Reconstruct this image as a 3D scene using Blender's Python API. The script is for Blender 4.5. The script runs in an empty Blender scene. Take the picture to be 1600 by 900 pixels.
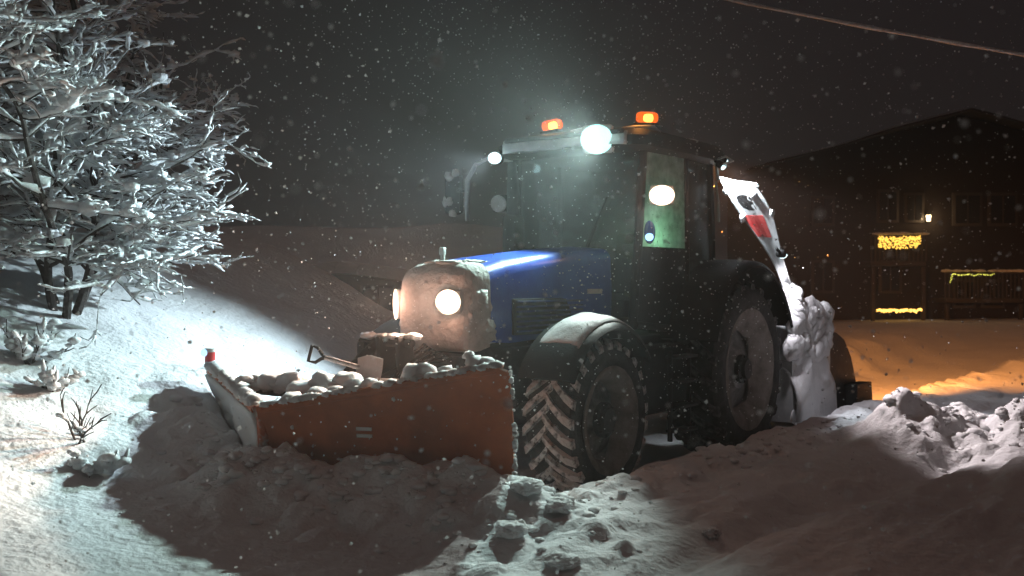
import bpy, bmesh, math, random
import numpy as np
from mathutils import Vector, Matrix, noise as mnoise

random.seed(7)
rng = np.random.default_rng(7)
scene = bpy.context.scene
C = scene.collection

# ------------------------------------------------------------------ camera
cam_d = bpy.data.cameras.new('camera')
cam = bpy.data.objects.new('camera', cam_d)
C.objects.link(cam)
CAMZ = 2.05
cam.location = (0, 0, CAMZ)
cam.rotation_euler = (math.radians(90.0 - 0.34), 0, 0)
cam_d.sensor_width = 36.0
cam_d.lens = 38.25
cam_d.clip_start = 0.05
cam_d.clip_end = 1500
scene.camera = cam
cam_d.dof.use_dof = True
cam_d.dof.focus_distance = 10.3
cam_d.dof.aperture_fstop = 2.2

# ------------------------------------------------------------------ world, moon-dim sun, exposure
w = bpy.data.worlds.new('World')
scene.world = w
w.use_nodes = True
nt = w.node_tree
nt.nodes.clear()
sky = nt.nodes.new('ShaderNodeTexSky')
sky.sky_type = 'NISHITA'
sky.sun_disc = False
sky.sun_elevation = math.radians(1.0)
sky.sun_rotation = math.radians(200)
bg1 = nt.nodes.new('ShaderNodeBackground'); bg1.inputs['Strength'].default_value = 0.0008
bg2 = nt.nodes.new('ShaderNodeBackground')
bg2.inputs['Color'].default_value = (0.0122, 0.0094, 0.0098, 1)      # town-lit snow cloud
bg2.inputs['Strength'].default_value = 1.0
adds = nt.nodes.new('ShaderNodeAddShader')
wo = nt.nodes.new('ShaderNodeOutputWorld')
nt.links.new(sky.outputs[0], bg1.inputs['Color'])
nt.links.new(bg1.outputs[0], adds.inputs[0]); nt.links.new(bg2.outputs[0], adds.inputs[1])
nt.links.new(adds.outputs[0], wo.inputs['Surface'])

sun_d = bpy.data.lights.new('sun', 'SUN')
sun_d.energy = 0.085
sun_d.angle = math.radians(60)
sun_d.color = (1.0, 0.56, 0.43)
sun = bpy.data.objects.new('sun', sun_d)
C.objects.link(sun)
sun.rotation_euler = Vector((-0.30, 0.15, -1.0)).to_track_quat('-Z', 'Y').to_euler()

vs = scene.view_settings
vs.view_transform = 'Standard'; vs.look = 'None'; vs.gamma = 1.0; vs.use_curve_mapping = False
vs.exposure = 0.0
scene.cycles.use_denoising = True
scene.cycles.max_bounces = 6
scene.cycles.diffuse_bounces = 3
scene.cycles.volume_bounces = 0
scene.cycles.transparent_max_bounces = 12
scene.cycles.sample_clamp_indirect = 4.0
scene.cycles.use_light_tree = True
scene.cycles.use_adaptive_sampling = True
scene.cycles.adaptive_threshold = 0.02

# ------------------------------------------------------------------ frames of the place
A = Vector((-0.094, 10.72, 0))                 # ground point under the tractor's front axle
YAW = math.radians(235)
FX, FY = math.cos(YAW), math.sin(YAW)          # heading of the tractor
LX, LY = -FY, FX                               # its left-hand side (towards the camera)

def uv(x, y):
    dx, dy = x - A.x, y - A.y
    return dx * FX + dy * FY, dx * LX + dy * LY

def world(u, v, z=0.0):
    return Vector((A.x + u * FX + v * LX, A.y + u * FY + v * LY, z))

# ------------------------------------------------------------------ materials
def mat(name, color, rough=0.6, metal=0.0, nscale=0, namt=0.0, color2=None, bump=0.0, bscale=30, spec=0.4, coords='Object', sss=0.0, thr=None):
    m = bpy.data.materials.new(name)
    m.use_nodes = True
    n = m.node_tree.nodes; l = m.node_tree.links
    p = n['Principled BSDF']
    p.inputs['Base Color'].default_value = (*color, 1)
    p.inputs['Roughness'].default_value = rough
    p.inputs['Metallic'].default_value = metal
    p.inputs['Specular IOR Level'].default_value = spec
    tc = n.new('ShaderNodeTexCoord')
    if color2 is not None:
        t = n.new('ShaderNodeTexNoise'); t.inputs['Scale'].default_value = nscale; t.inputs['Detail'].default_value = 7
        t.inputs['Roughness'].default_value = 0.62
        l.new(tc.outputs[coords], t.inputs['Vector'])
        r = n.new('ShaderNodeValToRGB')
        lo, hi = thr if thr else (0.35, 0.65)
        r.color_ramp.elements[0].position = lo; r.color_ramp.elements[1].position = hi
        r.color_ramp.elements[0].color = (*color, 1); r.color_ramp.elements[1].color = (*color2, 1)
        l.new(t.outputs['Fac'], r.inputs['Fac']); l.new(r.outputs['Color'], p.inputs['Base Color'])
    if bump > 0:
        b = n.new('ShaderNodeBump'); b.inputs['Strength'].default_value = bump; b.inputs['Distance'].default_value = 0.03
        t2 = n.new('ShaderNodeTexNoise'); t2.inputs['Scale'].default_value = bscale; t2.inputs['Detail'].default_value = 6
        l.new(tc.outputs[coords], t2.inputs['Vector'])
        l.new(t2.outputs['Fac'], b.inputs['Height']); l.new(b.outputs['Normal'], p.inputs['Normal'])
    return m

def emit(name, color, strength):
    m = bpy.data.materials.new(name); m.use_nodes = True
    n = m.node_tree.nodes; n.clear()
    e = n.new('ShaderNodeEmission'); e.inputs['Color'].default_value = (*color, 1); e.inputs['Strength'].default_value = strength
    o = n.new('ShaderNodeOutputMaterial'); m.node_tree.links.new(e.outputs[0], o.inputs['Surface'])
    return m

def glass(name, tint, gloss=0.12, frost=0.0):
    m = bpy.data.materials.new(name); m.use_nodes = True
    n = m.node_tree.nodes; l = m.node_tree.links; n.clear()
    tr = n.new('ShaderNodeBsdfTransparent'); tr.inputs['Color'].default_value = (*tint, 1)
    gl = n.new('ShaderNodeBsdfGlossy'); gl.inputs['Roughness'].default_value = 0.08
    mx = n.new('ShaderNodeMixShader'); mx.inputs['Fac'].default_value = gloss
    l.new(tr.outputs[0], mx.inputs[1]); l.new(gl.outputs[0], mx.inputs[2])
    last = mx
    if frost > 0:
        di = n.new('ShaderNodeBsdfDiffuse'); di.inputs['Color'].default_value = (0.55, 0.57, 0.58, 1)
        ts = n.new('ShaderNodeBsdfTranslucent'); ts.inputs['Color'].default_value = (0.8, 0.82, 0.82, 1)
        m2 = n.new('ShaderNodeMixShader'); m2.inputs['Fac'].default_value = 0.72
        l.new(di.outputs[0], m2.inputs[1]); l.new(ts.outputs[0], m2.inputs[2])
        m3 = n.new('ShaderNodeMixShader')
        tc = n.new('ShaderNodeTexCoord'); t = n.new('ShaderNodeTexNoise'); t.inputs['Scale'].default_value = 9; t.inputs['Detail'].default_value = 8
        l.new(tc.outputs['Object'], t.inputs['Vector'])
        mr = n.new('ShaderNodeMapRange'); mr.inputs[1].default_value = 0.3; mr.inputs[2].default_value = 0.7
        mr.inputs[3].default_value = frost * .5; mr.inputs[4].default_value = min(1, frost * 1.5)
        l.new(t.outputs['Fac'], mr.inputs[0]); l.new(mr.outputs[0], m3.inputs['Fac'])
        l.new(mx.outputs[0], m3.inputs[1]); l.new(m2.outputs[0], m3.inputs[2])
        last = m3
    o = n.new('ShaderNodeOutputMaterial'); l.new(last.outputs[0], o.inputs['Surface'])
    return m

M = {}
M['snow'] = mat('snow', (0.80, 0.81, 0.82), 0.75, nscale=1.3, color2=(0.72, 0.73, 0.75), bump=0.35, bscale=14, spec=0.06)
_p = M['snow'].node_tree.nodes['Principled BSDF']
_p.inputs['Subsurface Weight'].default_value = 0.6; _p.inputs['Subsurface Scale'].default_value = 0.05
_p.inputs['Subsurface Radius'].default_value = (1.0, 1.0, 1.0)
M['snow_ground'] = mat('snow_ground', (0.80, 0.81, 0.82), 0.75, nscale=0.7, color2=(0.70, 0.71, 0.73), bump=0.8, bscale=16, spec=0.06)
M['snow_crust'] = mat('snow_crust', (0.62, 0.60, 0.58), 0.8, nscale=5, color2=(0.42, 0.40, 0.38), bump=0.6, bscale=22, spec=0.2)
M['dim_snow'] = mat('dimmed_wheel_snow', (0.30, 0.27, 0.25), 0.9, nscale=6, color2=(0.18, 0.16, 0.15), bump=0.6, bscale=22, spec=0.05)  # snow in the rims, shade put into its darker colour
M['blue'] = mat('blue_paint', (0.015, 0.055, 0.34), 0.28, nscale=6, color2=(0.03, 0.09, 0.42), spec=0.6, bump=0.05, bscale=40)
M['blue_wet'] = mat('blue_paint_salt', (0.02, 0.04, 0.20), 0.4, nscale=9, color2=(0.16, 0.17, 0.24), spec=0.5, thr=(0.45, 0.75))
M['black'] = mat('black_plastic', (0.010, 0.010, 0.011), 0.55, nscale=7, color2=(0.022, 0.021, 0.021), bump=0.15, bscale=50, spec=0.12)
M['chassis'] = mat('grey_chassis', (0.018, 0.018, 0.019), 0.6, nscale=8, color2=(0.07, 0.067, 0.065), bump=0.2, bscale=30, thr=(0.5, 0.8))
M['rubber'] = mat('rubber', (0.016, 0.016, 0.016), 0.8, nscale=10, color2=(0.05, 0.048, 0.046), bump=0.3, bscale=40)
M['lug'] = mat('rubber_with_snow', (0.03, 0.03, 0.03), 0.8, nscale=16, color2=(0.60, 0.59, 0.58), bump=0.4, bscale=40, thr=(0.30, 0.52))
M['lug_dark'] = mat('rubber_dusted', (0.02, 0.02, 0.02), 0.8, nscale=14, color2=(0.14, 0.135, 0.13), bump=0.4, bscale=40, thr=(0.40, 0.66))
M['rim'] = mat('grey_rim', (0.10, 0.10, 0.10), 0.5, metal=0.3, nscale=6, color2=(0.30, 0.29, 0.28), bump=0.2)
M['orange'] = mat('orange_plow_paint', (0.50, 0.125, 0.047), 0.6, nscale=2.4, color2=(0.30, 0.082, 0.036), bump=0.35, bscale=9, spec=0.25)
M['orange_dirty'] = mat('orange_scraped_paint', (0.40, 0.085, 0.03), 0.6, nscale=7, color2=(0.45, 0.40, 0.37), bump=0.3, bscale=18, thr=(0.5, 0.62))
M['steel'] = mat('worn_steel', (0.20, 0.19, 0.18), 0.45, metal=0.7, nscale=8, color2=(0.30, 0.28, 0.26), bump=0.2)
M['white'] = mat('white_paint', (0.75, 0.74, 0.72), 0.5)
M['galv'] = mat('galvanised', (0.50, 0.52, 0.53), 0.45, metal=0.3, nscale=12, color2=(0.62, 0.63, 0.63))
M['red'] = mat('red_panel', (0.55, 0.05, 0.05), 0.4, nscale=10, color2=(0.62, 0.12, 0.11))
M['alu'] = mat('shovel_metal', (0.50, 0.49, 0.48), 0.45, metal=0.4, nscale=9, color2=(0.60, 0.60, 0.6))
M['wood'] = mat('shovel_wood', (0.34, 0.27, 0.21), 0.6, nscale=20, color2=(0.42, 0.35, 0.28))
M['bark'] = mat('bark', (0.030, 0.024, 0.021), 0.9, nscale=20, color2=(0.06, 0.05, 0.045), bump=0.5, bscale=40)
M['tree_snow'] = mat('tree_snow', (0.80, 0.82, 0.83), 1.0, nscale=9, color2=(0.66, 0.68, 0.70), bump=0.5, bscale=30, spec=0.06)
M['glass'] = glass('cab_glass', (0.45, 0.48, 0.48), 0.06, 0.025)
M['frost'] = glass('frosted_glass', (0.6, 0.65, 0.62), 0.05, 0.62)
M['housewall'] = mat('dark_timber_wall', (0.010, 0.007, 0.006), 0.9, nscale=4, color2=(0.015, 0.010, 0.009), bump=0.3, bscale=12)
M['shedwall'] = mat('shed_boards', (0.06, 0.045, 0.04), 0.85, nscale=5, color2=(0.10, 0.075, 0.065), bump=0.3, bscale=20)
M['trim'] = mat('grey_trim', (0.035, 0.03, 0.028), 0.8, nscale=6, color2=(0.05, 0.045, 0.04))
M['darkglass'] = mat('night_window', (0.012, 0.012, 0.014), 0.12, spec=0.6)
M['seat'] = mat('seat_fabric', (0.05, 0.05, 0.055), 0.9)
M['amberdull'] = mat('amber_plastic', (0.5, 0.12, 0.01), 0.3)
M['chrome'] = mat('chrome', (0.55, 0.56, 0.58), 0.25, metal=0.9)
M['cable'] = mat('snow_coated_cable', (0.75, 0.74, 0.74), 0.8, nscale=14, color2=(0.5, 0.49, 0.49))

def flake_material():
    m = bpy.data.materials.new('snowflake'); m.use_nodes = True
    n = m.node_tree.nodes; l = m.node_tree.links; n.clear()
    d = n.new('ShaderNodeBsdfDiffuse'); d.inputs['Color'].default_value = (0.85, 0.86, 0.87, 1)
    t = n.new('ShaderNodeBsdfTranslucent'); t.inputs['Color'].default_value = (0.85, 0.86, 0.87, 1)
    a = n.new('ShaderNodeMixShader'); a.inputs[0].default_value = 0.5
    o = n.new('ShaderNodeOutputMaterial')
    l.new(d.outputs[0], a.inputs[1]); l.new(t.outputs[0], a.inputs[2])
    l.new(a.outputs[0], o.inputs[0])
    return m
M['flake'] = flake_material()

# ------------------------------------------------------------------ mesh helpers
def ico_template(sub):
    bm = bmesh.new(); bmesh.ops.create_icosphere(bm, subdivisions=sub, radius=1)
    v = np.array([q.co[:] for q in bm.verts]); f = [tuple(x.index for x in p.verts) for p in bm.faces]
    bm.free(); return v, f
ICO = {s: ico_template(s) for s in (1, 2, 3, 5)}
_boxcache = {}
def box_template(sx, sy, sz, bev):
    k = (round(sx, 4), round(sy, 4), round(sz, 4), round(bev, 4))
    if k not in _boxcache:
        bm = bmesh.new(); bmesh.ops.create_cube(bm, size=1)
        for v in bm.verts: v.co = Vector((v.co.x * sx, v.co.y * sy, v.co.z * sz))
        if bev > 0: bmesh.ops.bevel(bm, geom=bm.edges[:] + bm.verts[:], offset=bev, segments=2, profile=0.5, affect='EDGES')
        bm.verts.index_update()
        _boxcache[k] = ([v.co.copy() for v in bm.verts], [tuple(x.index for x in p.verts) for p in bm.faces])
        bm.free()
    return _boxcache[k]

class MB:
    def __init__(s): s.v = []; s.f = []
    def add(s, verts, faces):
        o = len(s.v)
        s.v.extend(tuple(p) for p in verts); s.f.extend(tuple(i + o for i in f) for f in faces)
        return s
    def box(s, c, size, rot=None, bev=0.0):
        vs_, fs = box_template(size[0], size[1], size[2], min(bev, min(size) * 0.45))
        c = Vector(c)
        if rot is None: return s.add([p + c for p in vs_], fs)
        return s.add([rot @ p + c for p in vs_], fs)
    def tube(s, pts, r, n=8, cap=True, flat=1.0):
        pts = [Vector(p) for p in pts]
        if not hasattr(r, '__len__'): r = [r] * len(pts)
        o = len(s.v); up = None
        for i, p in enumerate(pts):
            t = (pts[min(i + 1, len(pts) - 1)] - pts[max(i - 1, 0)]).normalized()
            if up is None:
                up = Vector((0, 0, 1)) if abs(t.z) < 0.9 else Vector((1, 0, 0))
            a = t.cross(up).normalized(); b = a.cross(t).normalized(); up = b
            for k in range(n):
                q = 2 * math.pi * k / n
                s.v.append(tuple(p + a * (math.cos(q) * r[i]) + b * (math.sin(q) * r[i] * flat)))
        for i in range(len(pts) - 1):
            for k in range(n):
                s.f.append((o + i * n + k, o + i * n + (k + 1) % n, o + (i + 1) * n + (k + 1) % n, o + (i + 1) * n + k))
        if cap:
            s.f.append(tuple(o + k for k in reversed(range(n))))
            s.f.append(tuple(o + (len(pts) - 1) * n + k for k in range(n)))
        return s
    def lathe_y(s, prof, n=40, c=(0, 0, 0), wob=0.0):
        """prof: (y, r) about the local Y axis"""
        o = len(s.v); c = Vector(c)
        for y, r in prof:
            for k in range(n):
                q = 2 * math.pi * k / n
                rr = r * (1 + wob * mnoise.noise(Vector((math.cos(q) * 3, math.sin(q) * 3, y * 9))))
                s.v.append((c.x + math.cos(q) * rr, c.y + y, c.z + math.sin(q) * rr))
        for i in range(len(prof) - 1):
            for k in range(n):
                s.f.append((o + i * n + k, o + i * n + (k + 1) % n, o + (i + 1) * n + (k + 1) % n, o + (i + 1) * n + k))
        return s
    def loft(s, rings, cap=True, closed=True):
        o = len(s.v); n = len(rings[0])
        for r in rings: s.v.extend(tuple(p) for p in r)
        for i in range(len(rings) - 1):
            for k in range(n if closed else n - 1):
                s.f.append((o + i * n + k, o + i * n + (k + 1) % n, o + (i + 1) * n + (k + 1) % n, o + (i + 1) * n + k))
        if cap:
            s.f.append(tuple(o + k for k in reversed(range(n))))
            s.f.append(tuple(o + (len(rings) - 1) * n + k for k in range(n)))
        return s
    def sheet(s, grid, thick):
        """grid[i][j] of Vectors -> a closed shell, thickness along the averaged normal"""
        ni, nj = len(grid), len(grid[0])
        g = [[Vector(p) for p in row] for row in grid]
        nrm = [[None] * nj for _ in range(ni)]
        for i in range(ni):
            for j in range(nj):
                a = g[min(i + 1, ni - 1)][j] - g[max(i - 1, 0)][j]
                b = g[i][min(j + 1, nj - 1)] - g[i][max(j - 1, 0)]
                nrm[i][j] = a.cross(b).normalized()
        o = len(s.v)
        for i in range(ni):
            for j in range(nj): s.v.append(tuple(g[i][j]))
        for i in range(ni):
            for j in range(nj): s.v.append(tuple(g[i][j] - nrm[i][j] * thick))
        q = ni * nj
        for i in range(ni - 1):
            for j in range(nj - 1):
                a, b, c, d = o + i * nj + j, o + (i + 1) * nj + j, o + (i + 1) * nj + j + 1, o + i * nj + j + 1
                s.f.append((a, b, c, d)); s.f.append((a + q, d + q, c + q, b + q))
        for i in range(ni - 1):
            for j in (0, nj - 1):
                a, b = o + i * nj + j, o + (i + 1) * nj + j
                s.f.append((a, a + q, b + q, b) if j == 0 else (a, b, b + q, a + q))
        for j in range(nj - 1):
            for i in (0, ni - 1):
                a, b = o + i * nj + j, o + i * nj + j + 1
                s.f.append((a, b, b + q, a + q) if i == 0 else (a, a + q, b + q, b))
        return s
    def blob(s, c, r, sub=2, rough=0.25, squash=(1, 1, 1), freq=1.6, seed=None, rot=0.0):
        V, F_ = ICO[sub]
        sd = random.uniform(0, 100) if seed is None else seed
        cr, sr = math.cos(rot), math.sin(rot)
        out = []
        for p in V:
            k = 1 + rough * mnoise.noise(Vector((p[0] * freq + sd, p[1] * freq + sd * 1.7, p[2] * freq))) \
                  + rough * 0.5 * mnoise.noise(Vector((p[0] * freq * 2.7 + sd, p[1] * freq * 2.7, p[2] * freq * 2.7 - sd)))
            if sub > 3: k += rough * (.30 * mnoise.noise(Vector((p[0] * 6 + sd, p[1] * 6, p[2] * 6))) + .16 * mnoise.noise(Vector((p[0] * 14, p[1] * 14 + sd, p[2] * 14))))
            x, y, z = p[0] * k * r * squash[0], p[1] * k * r * squash[1], p[2] * k * r * squash[2]
            out.append((c[0] + x * cr - y * sr, c[1] + x * sr + y * cr, c[2] + z))
        return s.add(out, F_)
    def mesh(s, name, m, smooth=40):
        me = bpy.data.meshes.new(name)
        me.from_pydata(s.v, [], s.f); me.update()
        if m is not None: me.materials.append(m)
        if smooth:
            me.polygons.foreach_set('use_smooth', [True] * len(me.polygons))
            if smooth < 180: me.set_sharp_from_angle(angle=math.radians(smooth))
        return me
    def build(s, name, m, parent=None, smooth=40):
        return link(name, s.mesh(name, m, smooth), parent)

def link(name, data, parent=None, loc=None):
    o = bpy.data.objects.new(name, data); C.objects.link(o)
    if parent is not None: o.parent = parent
    if loc is not None: o.location = loc
    return o
def _snowpart(o):
    o['kind'] = 'stuff'; return o
def tag(o, label=None, cat=None, group=None, kind=None):
    if label: o['label'] = label
    if cat: o['category'] = cat
    if group: o['group'] = group
    if kind: o['kind'] = kind
    return o
def empty(name, loc=(0, 0, 0), rz=0.0):
    o = link(name, None); o.location = loc; o.rotation_euler = (0, 0, rz); o.empty_display_size = 0.2
    return o
def rot_to(d, up=(0, 0, 1)):
    """matrix whose local X points along d"""
    x = Vector(d).normalized(); y = Vector(up).cross(x)
    if y.length < 1e-4: y = Vector((0, 1, 0))
    y.normalize(); z = x.cross(y)
    return Matrix((x, y, z)).transposed()
def spot(name, parent, loc, d, watts, color, cone=110, blend=0.6, r=0.05):
    L = bpy.data.lights.new(name, 'SPOT'); L.energy = watts; L.color = color
    L.spot_size = math.radians(cone); L.spot_blend = blend; L.shadow_soft_size = r
    o = link(name, L, parent); o.location = loc
    o.rotation_euler = Vector(d).to_track_quat('-Z', 'Y').to_euler()
    return o
def point(name, parent, loc, watts, color, r=0.05):
    L = bpy.data.lights.new(name, 'POINT'); L.energy = watts; L.color = color; L.shadow_soft_size = r
    o = link(name, L, parent); o.location = loc
    return o

# ------------------------------------------------------------------ terrain
def _hash(ix, iy, s):
    h = np.sin(ix * 127.1 + iy * 311.7 + s * 74.7) * 43758.5453
    return h - np.floor(h)
def vnoise(x, y, s=0):
    ix, iy = np.floor(x), np.floor(y); fx, fy = x - ix, y - iy
    fx = fx * fx * fx * (fx * (fx * 6 - 15) + 10); fy = fy * fy * fy * (fy * (fy * 6 - 15) + 10)
    a, b = _hash(ix, iy, s), _hash(ix + 1, iy, s); c, d = _hash(ix, iy + 1, s), _hash(ix + 1, iy + 1, s)
    return (a + (b - a) * fx) * (1 - fy) + (c + (d - c) * fx) * fy - 0.5
def fbm(x, y, s=0, o=4):
    r = 0; k = 1.0; f = 1.0
    for i in range(o):
        r = r + k * vnoise(x * f + 13.1 * i, y * f - 7.7 * i, s + i); k *= 0.5; f *= 2.03
    return r
def sst(a, b, x):
    t = np.clip((x - a) / (b - a), 0, 1); return t * t * (3 - 2 * t)

HINGE = (3.0, -0.15)                       # the plow's nose, tractor frame
SW_N, LEN_N = math.radians(20), 2.0         # near wing
SW_F, LEN_F = math.radians(30), 1.95        # far wing
NE = (HINGE[0] - LEN_N * math.sin(SW_N), HINGE[1] + LEN_N * math.cos(SW_N))
FE = (HINGE[0] - LEN_F * math.sin(SW_F), HINGE[1] - LEN_F * math.cos(SW_F))

def segdist(u, v, a, b):
    dx, dy = b[0] - a[0], b[1] - a[1]; L2 = dx * dx + dy * dy
    t = np.clip(((u - a[0]) * dx + (v - a[1]) * dy) / L2, 0, 1)
    return np.hypot(u - a[0] - t * dx, v - a[1] - t * dy)

def H(x, y):
    x = np.asarray(x, float); y = np.asarray(y, float)
    u, v = uv(x, y)
    vv = v + 0.35 * fbm(u * 0.5, v * 0.5, 3, 2)
    # unploughed snow and the bank climbing away on the far side
    z = np.interp(vv, [-30, -12, -7.4, -5.4, -3.75, -1.95, -0.6, 0.9, 3.0, 9], [3.6, 3.4, 3.0, 2.35, 1.72, 0.95, 0.60, 0.43, 0.40, 0.45])
    z = z + 0.16 * fbm(x * 0.55, y * 0.55, 11, 4) * sst(1.5, -2.5, v) + 0.05 * fbm(x * 1.3, y * 1.3, 5, 4)
    z = z - 0.12 * sst(2.4, 3.6, u) * np.exp(-((v - 0.9) / 2.3) ** 4)
    # churned ruts along the lane on the near side
    z = z + 0.10 * fbm(u * 0.45, v * 2.6, 95, 4) * sst(1.9, 2.6, v) * sst(5.5, 3.0, u) * sst(9, 6, v)
    # the bank ends behind the tractor
    fall = sst(-4.6, -2.3, u + 0.25 * fbm(v * 0.6, u * 0.6, 21, 2))
    z = np.where(v < 0, 0.5 + (z - 0.5) * fall, z)
    # blade line in u for this v: everything behind it is scraped down
    bl = np.where(v > HINGE[1], HINGE[0] - (v - HINGE[1]) * math.tan(SW_N), HINGE[0] - (HINGE[1] - v) * math.tan(SW_F))
    behind = sst(bl - 0.02, bl - 0.30, u)
    road = sst(-2.05, -1.55, v) * sst(1.72, 1.46, v + 0.10 * fbm(u * 1.2, v * 1.2, 8, 3))
    zr = 0.015 + 0.03 * fbm(x * 2.2, y * 2.2, 31, 3)
    z = z * (1 - behind * road) + zr * behind * road
    # snow rolling up in front of the blade
    d = np.minimum(segdist(u, v, HINGE, NE), segdist(u, v, HINGE, FE))
    infront = 1 - sst(bl + 0.05, bl - 0.06, u)
    lump = 0.5 + fbm(x * 2.6, y * 2.6, 41, 4)
    roll = np.exp(-(d / 0.62) ** 2) * infront
    z = z + roll * (0.13 + 0.18 * lump) * sst(2.35, 1.75, v) * (.65 + .35 * sst(-1.2, .2, v))
    # thrown ridge along the near side of the lane, rubble at the blade's near end
    ridge = np.exp(-((v - 2.05) / 0.34) ** 2) * sst(2.7, 2.0, u)
    z = z + ridge * (-0.02 + 0.13 * fbm(x * 2.3, y * 2.3, 51, 4))
    ru, rv = u - 2.55, v - 2.25
    z = z + 0.10 * np.exp(-(ru / 0.5) ** 2 - (rv / 0.4) ** 2) * (0.4 + 1.4 * (0.5 + fbm(x * 3.4, y * 3.4, 52, 3)))
    # old tracks crossing the near snow
    for off, wd, dp in ((3.55, 0.22, 0.10), (5.05, 0.24, 0.09)):
        z = z - dp * np.exp(-((v - off + 0.25 * np.sin(u * 0.5)) / wd) ** 2) * sst(-6, -3, u)
    # bank of thrown snow on the right
    bx, by = x - 5.0, y - (10.9 - 0.10 * (x - 4.9))
    z = z + 0.46 * np.exp(-(np.maximum(np.abs(bx) - 1.0, 0) / 0.55) ** 2 - (by / 0.62) ** 2) * (0.75 + 0.7 * fbm(x * 2.1, y * 2.1, 61, 4))
    bx, by = x - 5.6, y - 8.9
    z = z + 0.42 * np.exp(-(np.maximum(np.abs(bx) - 0.8, 0) / 0.7) ** 2 - (by / 0.5) ** 2) * (0.75 + 0.7 * fbm(x * 2.1, y * 2.1, 62, 4))
    # the near shoulder the camera looks over
    far = sst(18, 40, np.hypot(x, y - 6))
    z = z * (1 - far) + far * (0.55 + 0.25 * fbm(x * 0.06, y * 0.06, 71, 3))
    rough = 0.028 * fbm(x * 5.5, y * 5.5, 81, 3) * (1 - far) * (0.35 + 0.65 * np.exp(-np.abs(v - 2) / 1.2))
    return z + rough

def axis(lo, hi, a, b, step, grow=1.16):
    xs = list(np.arange(a, b + 1e-6, step))
    s = step; p = xs[-1]
    while p < hi: s *= grow; p += s; xs.append(p)
    s = step; p = xs[0]; pre = []
    while p > lo: s *= grow; p -= s; pre.append(p)
    return np.array(pre[::-1] + xs)
gx = axis(-420, 420, -6.5, 7.2, 0.034)
gy = axis(-420, 420, 4.6, 14.5, 0.034)
X, Y = np.meshgrid(gx, gy)
Z = H(X, Y)
BMP = np.zeros_like(Z)
def stamp(n, fu, rr, flat=.75):
    for i in range(n):
        x0, y0 = fu(); r = rr[0] + (rr[1] - rr[0]) * rng.random() ** 2.0
        i0, i1 = np.searchsorted(gy, [y0 - r, y0 + r]); j0, j1 = np.searchsorted(gx, [x0 - r, x0 + r])
        if i1 <= i0 or j1 <= j0: continue
        a_ = rng.random() * 6.28; e = .7 + .5 * rng.random()
        dx, dy = X[i0:i1, j0:j1] - x0, Y[i0:i1, j0:j1] - y0
        p_, q_ = dx * math.cos(a_) + dy * math.sin(a_), (-dx * math.sin(a_) + dy * math.cos(a_)) / e
        d2 = (p_ * p_ + q_ * q_) / (r * r) * (1 + .9 * fbm(X[i0:i1, j0:j1] * 9, Y[i0:i1, j0:j1] * 9, 90, 2))
        BMP[i0:i1, j0:j1] = np.maximum(BMP[i0:i1, j0:j1], r * flat * np.clip(1 - d2, 0, 1) ** .55 * (.7 + .5 * p_ / r))
def wpt(u, v): q = world(u, v); return q.x, q.y
def front_xy():
    s = random.random(); a = NE if random.random() < .8 else FE
    return wpt(HINGE[0] + (a[0] - HINGE[0]) * s + .10 + abs(random.gauss(.12, .30)), HINGE[1] + (a[1] - HINGE[1]) * s)
def ridge_xy(): return wpt(random.uniform(-4, 2.5), random.gauss(2.08, .20))
def end_xy(): return wpt(random.gauss(2.75, .40), random.gauss(2.2, .32))
def heap_xy():
    x = random.uniform(3.8, 7.2); return x, 10.9 - .1 * (x - 4.9) + random.gauss(0, .42)
def heap2_xy(): return random.uniform(4.6, 7.0), 8.9 + random.gauss(0, .35)
stamp(240, front_xy, (.06, .20), .5); stamp(200, ridge_xy, (.04, .14), .42); stamp(22, end_xy, (.05, .15), .55)
stamp(420, heap_xy, (.05, .20), .5); stamp(160, heap2_xy, (.05, .16), .5)
Z += BMP
nx, ny = len(gx), len(gy)
me = bpy.data.meshes.new('snow_ground')
me.vertices.add(nx * ny)
me.vertices.foreach_set('co', np.stack([X, Y, Z], -1).astype(np.float32).ravel())
ii, jj = np.meshgrid(np.arange(ny - 1), np.arange(nx - 1), indexing='ij')
a0 = (ii * nx + jj).ravel()
quads = np.stack([a0, a0 + 1, a0 + nx + 1, a0 + nx], -1).astype(np.int32)
nf = len(quads)
me.loops.add(nf * 4); me.loops.foreach_set('vertex_index', quads.ravel())
me.polygons.add(nf); me.polygons.foreach_set('loop_start', np.arange(0, nf * 4, 4, dtype=np.int32))
me.polygons.foreach_set('use_smooth', np.ones(nf, dtype=bool))
me.update(calc_edges=True); me.validate()
me.materials.append(M['snow_ground'])
ground = link('snow_ground', me); tag(ground, kind='structure')
def gz(x, y): return float(H(x, y))

# ------------------------------------------------------------------ tractor
T = empty('tractor', (A.x, A.y, 0), YAW)
tag(T, 'large blue tractor with lit work lights, snow crusted nose and wheels', 'tractor')

def make_lug(R, W, side, rear):
    mb = MB(); rings = []
    n = 5; lean = 0.34 if not rear else 0.30
    for i in range(n):
        t = i / (n - 1)
        y = side * (-0.02 + t * (W / 2 + 0.005))
        q = -lean * t ** 0.85
        hw = (0.030 + 0.010 * t) / R * (1.25 if rear else 1.0)
        ro = R - 0.012 - 0.045 * max(0, t - 0.72) / 0.28; ri = R - 0.085 - 0.03 * t
        ring = []
        for (dq, rr) in ((-hw * 1.25, ri), (-hw, ro), (hw, ro), (hw * 1.25, ri)):
            ring.append((math.cos(q + dq) * rr, y, math.sin(q + dq) * rr))
        rings.append(ring)
    mb.loft(rings)
    return mb.mesh('tread_lug', M['lug_dark' if rear else 'lug'], 35)

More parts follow.
